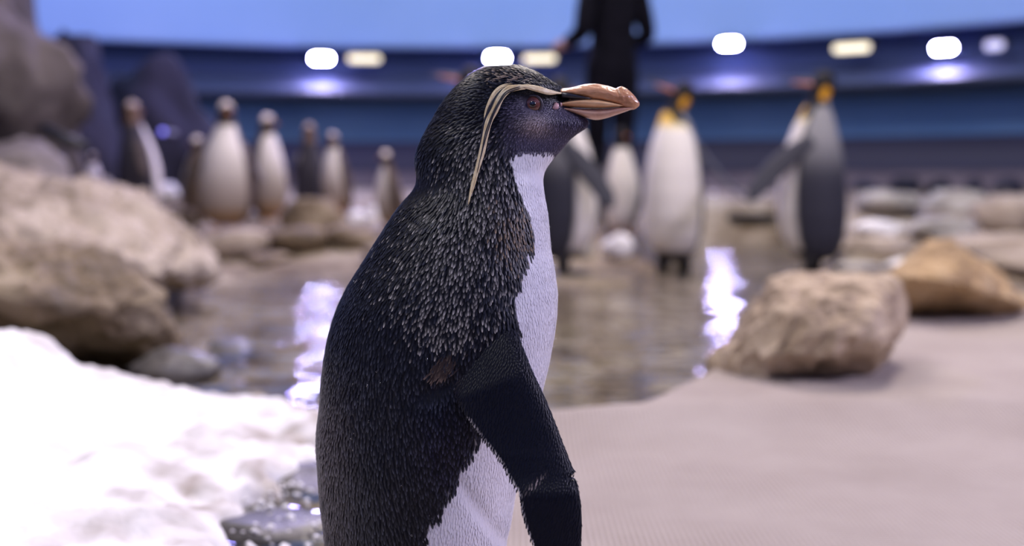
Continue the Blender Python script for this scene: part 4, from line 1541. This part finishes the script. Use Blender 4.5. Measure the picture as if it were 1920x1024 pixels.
# --- bill
def bill_loft(name, stations, m, parent=None, ridge=0.35, wob=0.0):
    """stations: px, top py, bottom py, half width (m)"""
    n_ = 44
    st = catmull([np.array(s) for s in stations], n_)
    rings = []
    for i, (px_, t_, b_, hw_) in enumerate(st):
        zt, zb = P(px_, t_, YH), P(px_, b_, YH)
        c = (zt + zb) / 2
        hh = max((zt.z - zb.z) / 2, 0.0003)
        ring = []
        for q in range(28):
            a = 2 * PI * q / 28
            sz, sy = math.sin(a), math.cos(a)
            k = 1 - ridge * max(0, sz) ** 1.5
            yy = math.copysign(abs(sy) ** 0.8, sy) * hw_ * k
            x = zt.x + (zb.x - zt.x) * (0.5 - 0.5 * sz)
            wv = wob * (math.sin(i * 0.75 + sz * 3.2) * 0.6 + math.sin(i * 1.9 + 5 * sz) * 0.25) * abs(sy) * min(1, i / 6) * min(1, (n_ - 1 - i) / 6)
            ring.append(Vector((x, YH + yy + math.copysign(wv, yy), c.z + hh * sz)))
        rings.append(ring)
    V, Fc = loft(rings)
    return hpart(name, V, Fc, m, parent)


um = bill_loft('upper_mandible', [(1048, 166, 182, .0110), (1064, 165, 183, .0112), (1078, 162.5, 184, .0110), (1096, 158, 186, .0104), (1118, 157, 190, .0100), (1140, 161, 194, .0094), (1154, 165.5, 198, .0086),
                                  (1160, 163, 200, .0082), (1168, 162.5, 203, .0076), (1180, 170, 206, .0060), (1190, 180, 205, .0044), (1197, 190, 200, .0020), (1199, 193, 197, .0006)], M['bill'], ridge=0.45, wob=0.0011)
um['label'] = 'glossy orange hooked upper bill plate'
sp_ = bill_loft('bill_side_plate', [(1044, 195, 200, .0112), (1060, 189, 201.5, .0122), (1080, 185, 202.5, .0122), (1102, 184.5, 203.5, .0118), (1125, 187, 203.5, .0110), (1145, 191.5, 202.5, .0100), (1160, 196, 201, .0088), (1166, 198, 199.5, .0076)], M['bill_side'], um, ridge=0.15)
sp_['label'] = 'pale orange side plate along the gape'
lm = bill_loft('lower_mandible', [(1046, 201, 206, .0104), (1062, 202.5, 210, .0112), (1080, 204, 215, .0110), (1100, 205, 221.5, .0104), (1118, 205, 225, .0098), (1136, 204, 222, .0090), (1156, 202, 215.5, .0078), (1176, 201, 208.5, .0056), (1190, 200, 203, .0034)], M['bill_lower'], ridge=-0.05)
lm['label'] = 'pinkish orange lower bill'
for sd in (-1, 1):
    g0, g1, g2 = P(1036, 207, YH), P(1041, 200, YH), P(1050, 198, YH)
    pts = []
    for g, hw_ in ((g0, 0), (g1, 0), (g2, 0)):
        h = float(hero_half(g.x, g.z))
        pts.append(Vector((g.x, YH + sd * (h + 0.0002), g.z)))
    V, Fc = tube(pts, [0.0012, 0.0034, 0.0022], 8)
    hpart('gape_skin', V, Fc, M['gape'])
# black line of short feathers running out over the bill seam
for sd in (-1, 1):
    pts = [Vector((P(a, b_, YH).x, YH + sd * hw_, P(a, b_, YH).z)) for a, b_, hw_ in ((1052, 180, .0118), (1066, 181, .0110), (1080, 183, .0106), (1094, 185, .0100), (1108, 186.5, .0096))]
    V, Fc = tube(pts, [.0022, .0022, .0016, .0010, .0003], 8)
    hpart('lore_feathers', V, Fc, M['crest_dark'])

# --- eyes
for sd in (-1, 1):
    if sd < 0:
        c = surf(998.5, 196, -0.0032)
    else:
        c = Vector((c.x, 2 * YH - c.y, c.z))

    def disc_part(name, r, bulge, front, m, par=None, ring=None):
        rings = []
        for k in range(9):
            a = k / 8 * PI / 2
            rr = r * math.cos(a)
            if ring and rr < ring:
                rr = ring
            rings.append([(c.x + rr * math.cos(q), c.y + sd * (front + bulge * math.sin(a)), c.z + rr * math.sin(q)) for q in [2 * PI * t / 28 for t in range(28)]])
        V, Fc = loft(rings, cap=not ring)
        return hpart(name, V, Fc, m, par)
    ball = disc_part('eye', 0.0074, 0.0040, 0.0004, M['iris'])
    disc_part('pupil', 0.0027, 0.0010, 0.0039, M['eye_black'], ball)
    V, Fc = [], []
    for k in range(32):
        a = 2 * PI * k / 32
        for t in range(8):
            q = 2 * PI * t / 8
            rr = 0.0079 + 0.0011 * math.cos(q)
            V.append((c.x + rr * math.cos(a), c.y + sd * (0.0016 + 0.0011 * math.sin(q)), c.z + rr * math.sin(a) * 0.97))
    for k in range(32):
        for t in range(8):
            k2, t2 = (k + 1) % 32, (t + 1) % 8
            Fc.append((k * 8 + t, k2 * 8 + t, k2 * 8 + t2, k * 8 + t2))
    hpart('eyelid', V, Fc, M['eye_ring'], ball)


# --- crest: brow stripe and long drooping plumes, each strand a tapered ribbon
def plume(name, ctrl, offs, wid, nst, spread, m, parent=None, jit=0.6, fade=False):
    V, Fc = [], []
    for s in range(nst):
        o_ = (s / max(1, nst - 1) - 0.5) * 2
        end = random.uniform(0.80, 1.0)
        cp = []
        for k, (a, b_) in enumerate(ctrl):
            t = k / (len(ctrl) - 1)
            nxt = ctrl[min(k + 1, len(ctrl) - 1)]
            prv = ctrl[max(k - 1, 0)]
            dx_, dy_ = nxt[0] - prv[0], nxt[1] - prv[1]
            l_ = math.hypot(dx_, dy_)
            sp2 = spread * (math.sin(PI * min(1, 0.25 + 0.75 * t)) ** 0.8) * o_ * (float(sm(0, 0.45, t)) if fade else 1) + random.gauss(0, jit * (min(1, 0.2 + 2 * t) if fade else 1))
            cp.append((a - dy_ / l_ * sp2, b_ + dx_ / l_ * sp2, offs[k] if hasattr(offs, '__len__') else offs))
        cc = catmull(cp, 36)
        cc = cc[:int(36 * end)]
        pts = [surf(a, b_, of + 0.0004 * abs(1 - o_ * o_)) for a, b_, of in cc]
        rad = [wid * (0.35 + 0.65 * math.sin(PI * min(1, 0.15 + 0.85 * t))) if t < 0.97 else wid * 0.12 for t in np.linspace(0, 1, len(pts))]
        if fade:
            rad = [r_ * float(0.25 + 0.75 * sm(0, 0.4, t)) for r_, t in zip(rad, np.linspace(0, 1, len(pts)))]
        v, f = tube(pts, rad, 5, squash=((0, 1, 0), 0.55))
        k0 = len(V)
        V += v
        Fc += [tuple(i + k0 for i in ff) for ff in f]
    return hpart(name, V, Fc, m, parent)


br_ = plume('brow_stripe', [(1066, 176), (1048, 175), (1030, 173.5), (1015, 169), (1000, 164.5), (985, 162), (970, 164), (955, 171)], [0.0022, 0.0026, 0.0032, 0.0038, 0.0042, 0.004, 0.0034, 0.003], 0.0010, 8, 3.6, M['crest'], fade=True)
br_['label'] = 'cream brow stripe from bill to crest'
p1_ = plume('crest_plume', [(985, 163), (966, 164), (950, 171), (937, 186), (927, 206), (917, 228), (910, 255), (903, 285), (895, 318), (886, 350), (880, 375), (875, 394)],
            [.0036, .0034, .0032, .0034, .0036, .004, .0042, .004, .0038, .0035, .003, .0025], 0.0010, 6, 4.4, M['crest'], jit=0.9)
p1_['label'] = 'long cream plume drooping down the neck'
plume('crest_plume', [(962, 160), (942, 163), (928, 174), (918, 192), (911, 212), (907, 232)], [.0012, .002, .0026, .003, .003, .0024], 0.0008, 3, 2.4, M['crest'])
plume('dark_plume', [(972, 161), (950, 166), (934, 180), (922, 202), (912, 230), (905, 262), (897, 300), (890, 335)], [.001, .0014, .002, .0028, .003, .003, .003, .0025], 0.0012, 5, 5.0, M['crest_dark'])
plume('dark_plume', [(975, 164), (951, 173), (938, 189), (926, 212), (913, 246), (905, 280), (896, 318), (887, 350)], [.0044, .0042, .0044, .0048, .0052, .005, .0048, .004], 0.0006, 2, 1.6, M['crest_dark'])
for k, (a, b_) in enumerate(((1000, 149), (984, 143), (970, 149), (955, 142), (940, 148), (990, 155), (965, 156), (925, 147))):
    ln = random.uniform(24, 36)
    plume('crown_streak', [(a, b_), (a - ln * 0.35, b_ + 1), (a - ln * 0.7, b_ + 5), (a - ln, b_ + 12)], [0.0006, 0.0010, 0.0012, 0.0006], 0.00045, 2, 1.4, M['crest_tan'], jit=0.25)

# --- water drops beading on the coat
V, Fc = [], []
for k in range(70):
    if k < 46:
        p = surf(random.uniform(640, 900), random.uniform(480, 1010), 0.0012)
    elif k < 60:
        py_ = random.uniform(420, 730)
        x1 = np.interp(P(900, py_, YH).z, zf, fx_)
        z = P(900, py_, YH).z
        p = Vector((x1 + 0.0006, YH - random.uniform(0, 0.012), z))
    else:
        py_ = random.uniform(600, 900)
        z = P(900, py_, YH).z
        p = Vector((np.interp(z, zf, bx_) - 0.0004, YH - random.uniform(0, 0.02), z))
    r = random.uniform(0.0006, 0.0013)
    k0 = len(V)
    for a in range(5):
        la = -PI / 2 + PI * a / 4
        for q in range(8):
            V.append((p.x + r * math.cos(la) * math.cos(q * PI / 4), p.y + r * math.cos(la) * math.sin(q * PI / 4), p.z + r * math.sin(la)))
    for a in range(4):
        for q in range(8):
            Fc.append((k0 + a * 8 + q, k0 + a * 8 + (q + 1) % 8, k0 + a * 8 + 8 + (q + 1) % 8, k0 + a * 8 + 8 + q))
o = hpart('water_drops', V, Fc, M['drop'])
o['kind'] = 'stuff'

# --- feet and tail (below the frame)
for sd in (-1, 1):
    cx_ = P(770, 1240, YH).x
    V, Fc = tube([(cx_, YH + sd * 0.04, 0.035), (cx_ + 0.005, YH + sd * 0.042, 0.018), (cx_ + 0.02, YH + sd * 0.043, 0.010)], [0.016, 0.012, 0.010], 10)
    ft_ = hpart('foot', V, Fc, M['foot_pink'])
    for k, an in enumerate((-0.35, 0.0, 0.35)):
        ca, sa = math.cos(an), math.sin(an)
        V, Fc = tube([(cx_ + 0.01, YH + sd * 0.043, 0.012), (cx_ + 0.01 + 0.03 * ca, YH + sd * 0.043 + 0.03 * sa, 0.011), (cx_ + 0.01 + 0.06 * ca, YH + sd * 0.043 + 0.06 * sa, 0.008), (cx_ + 0.01 + 0.072 * ca, YH + sd * 0.043 + 0.072 * sa, 0.003)],
                     [0.009, 0.0085, 0.0065, 0.001], 8)
        hpart('toe', V, Fc, M['foot_pink'], ft_)
V, Fc = tube([(P(680, 1180, YH).x, YH, 0.05), (P(640, 1210, YH).x, YH, 0.03), (P(590, 1230, YH).x, YH, 0.014)], [0.04, 0.028, 0.006], 10, squash=((0.4, 0, 1), 0.3))
hpart('tail', V, Fc, M['plumage'], colors=[(0.008, 0.008, 0.012)] * len(V))
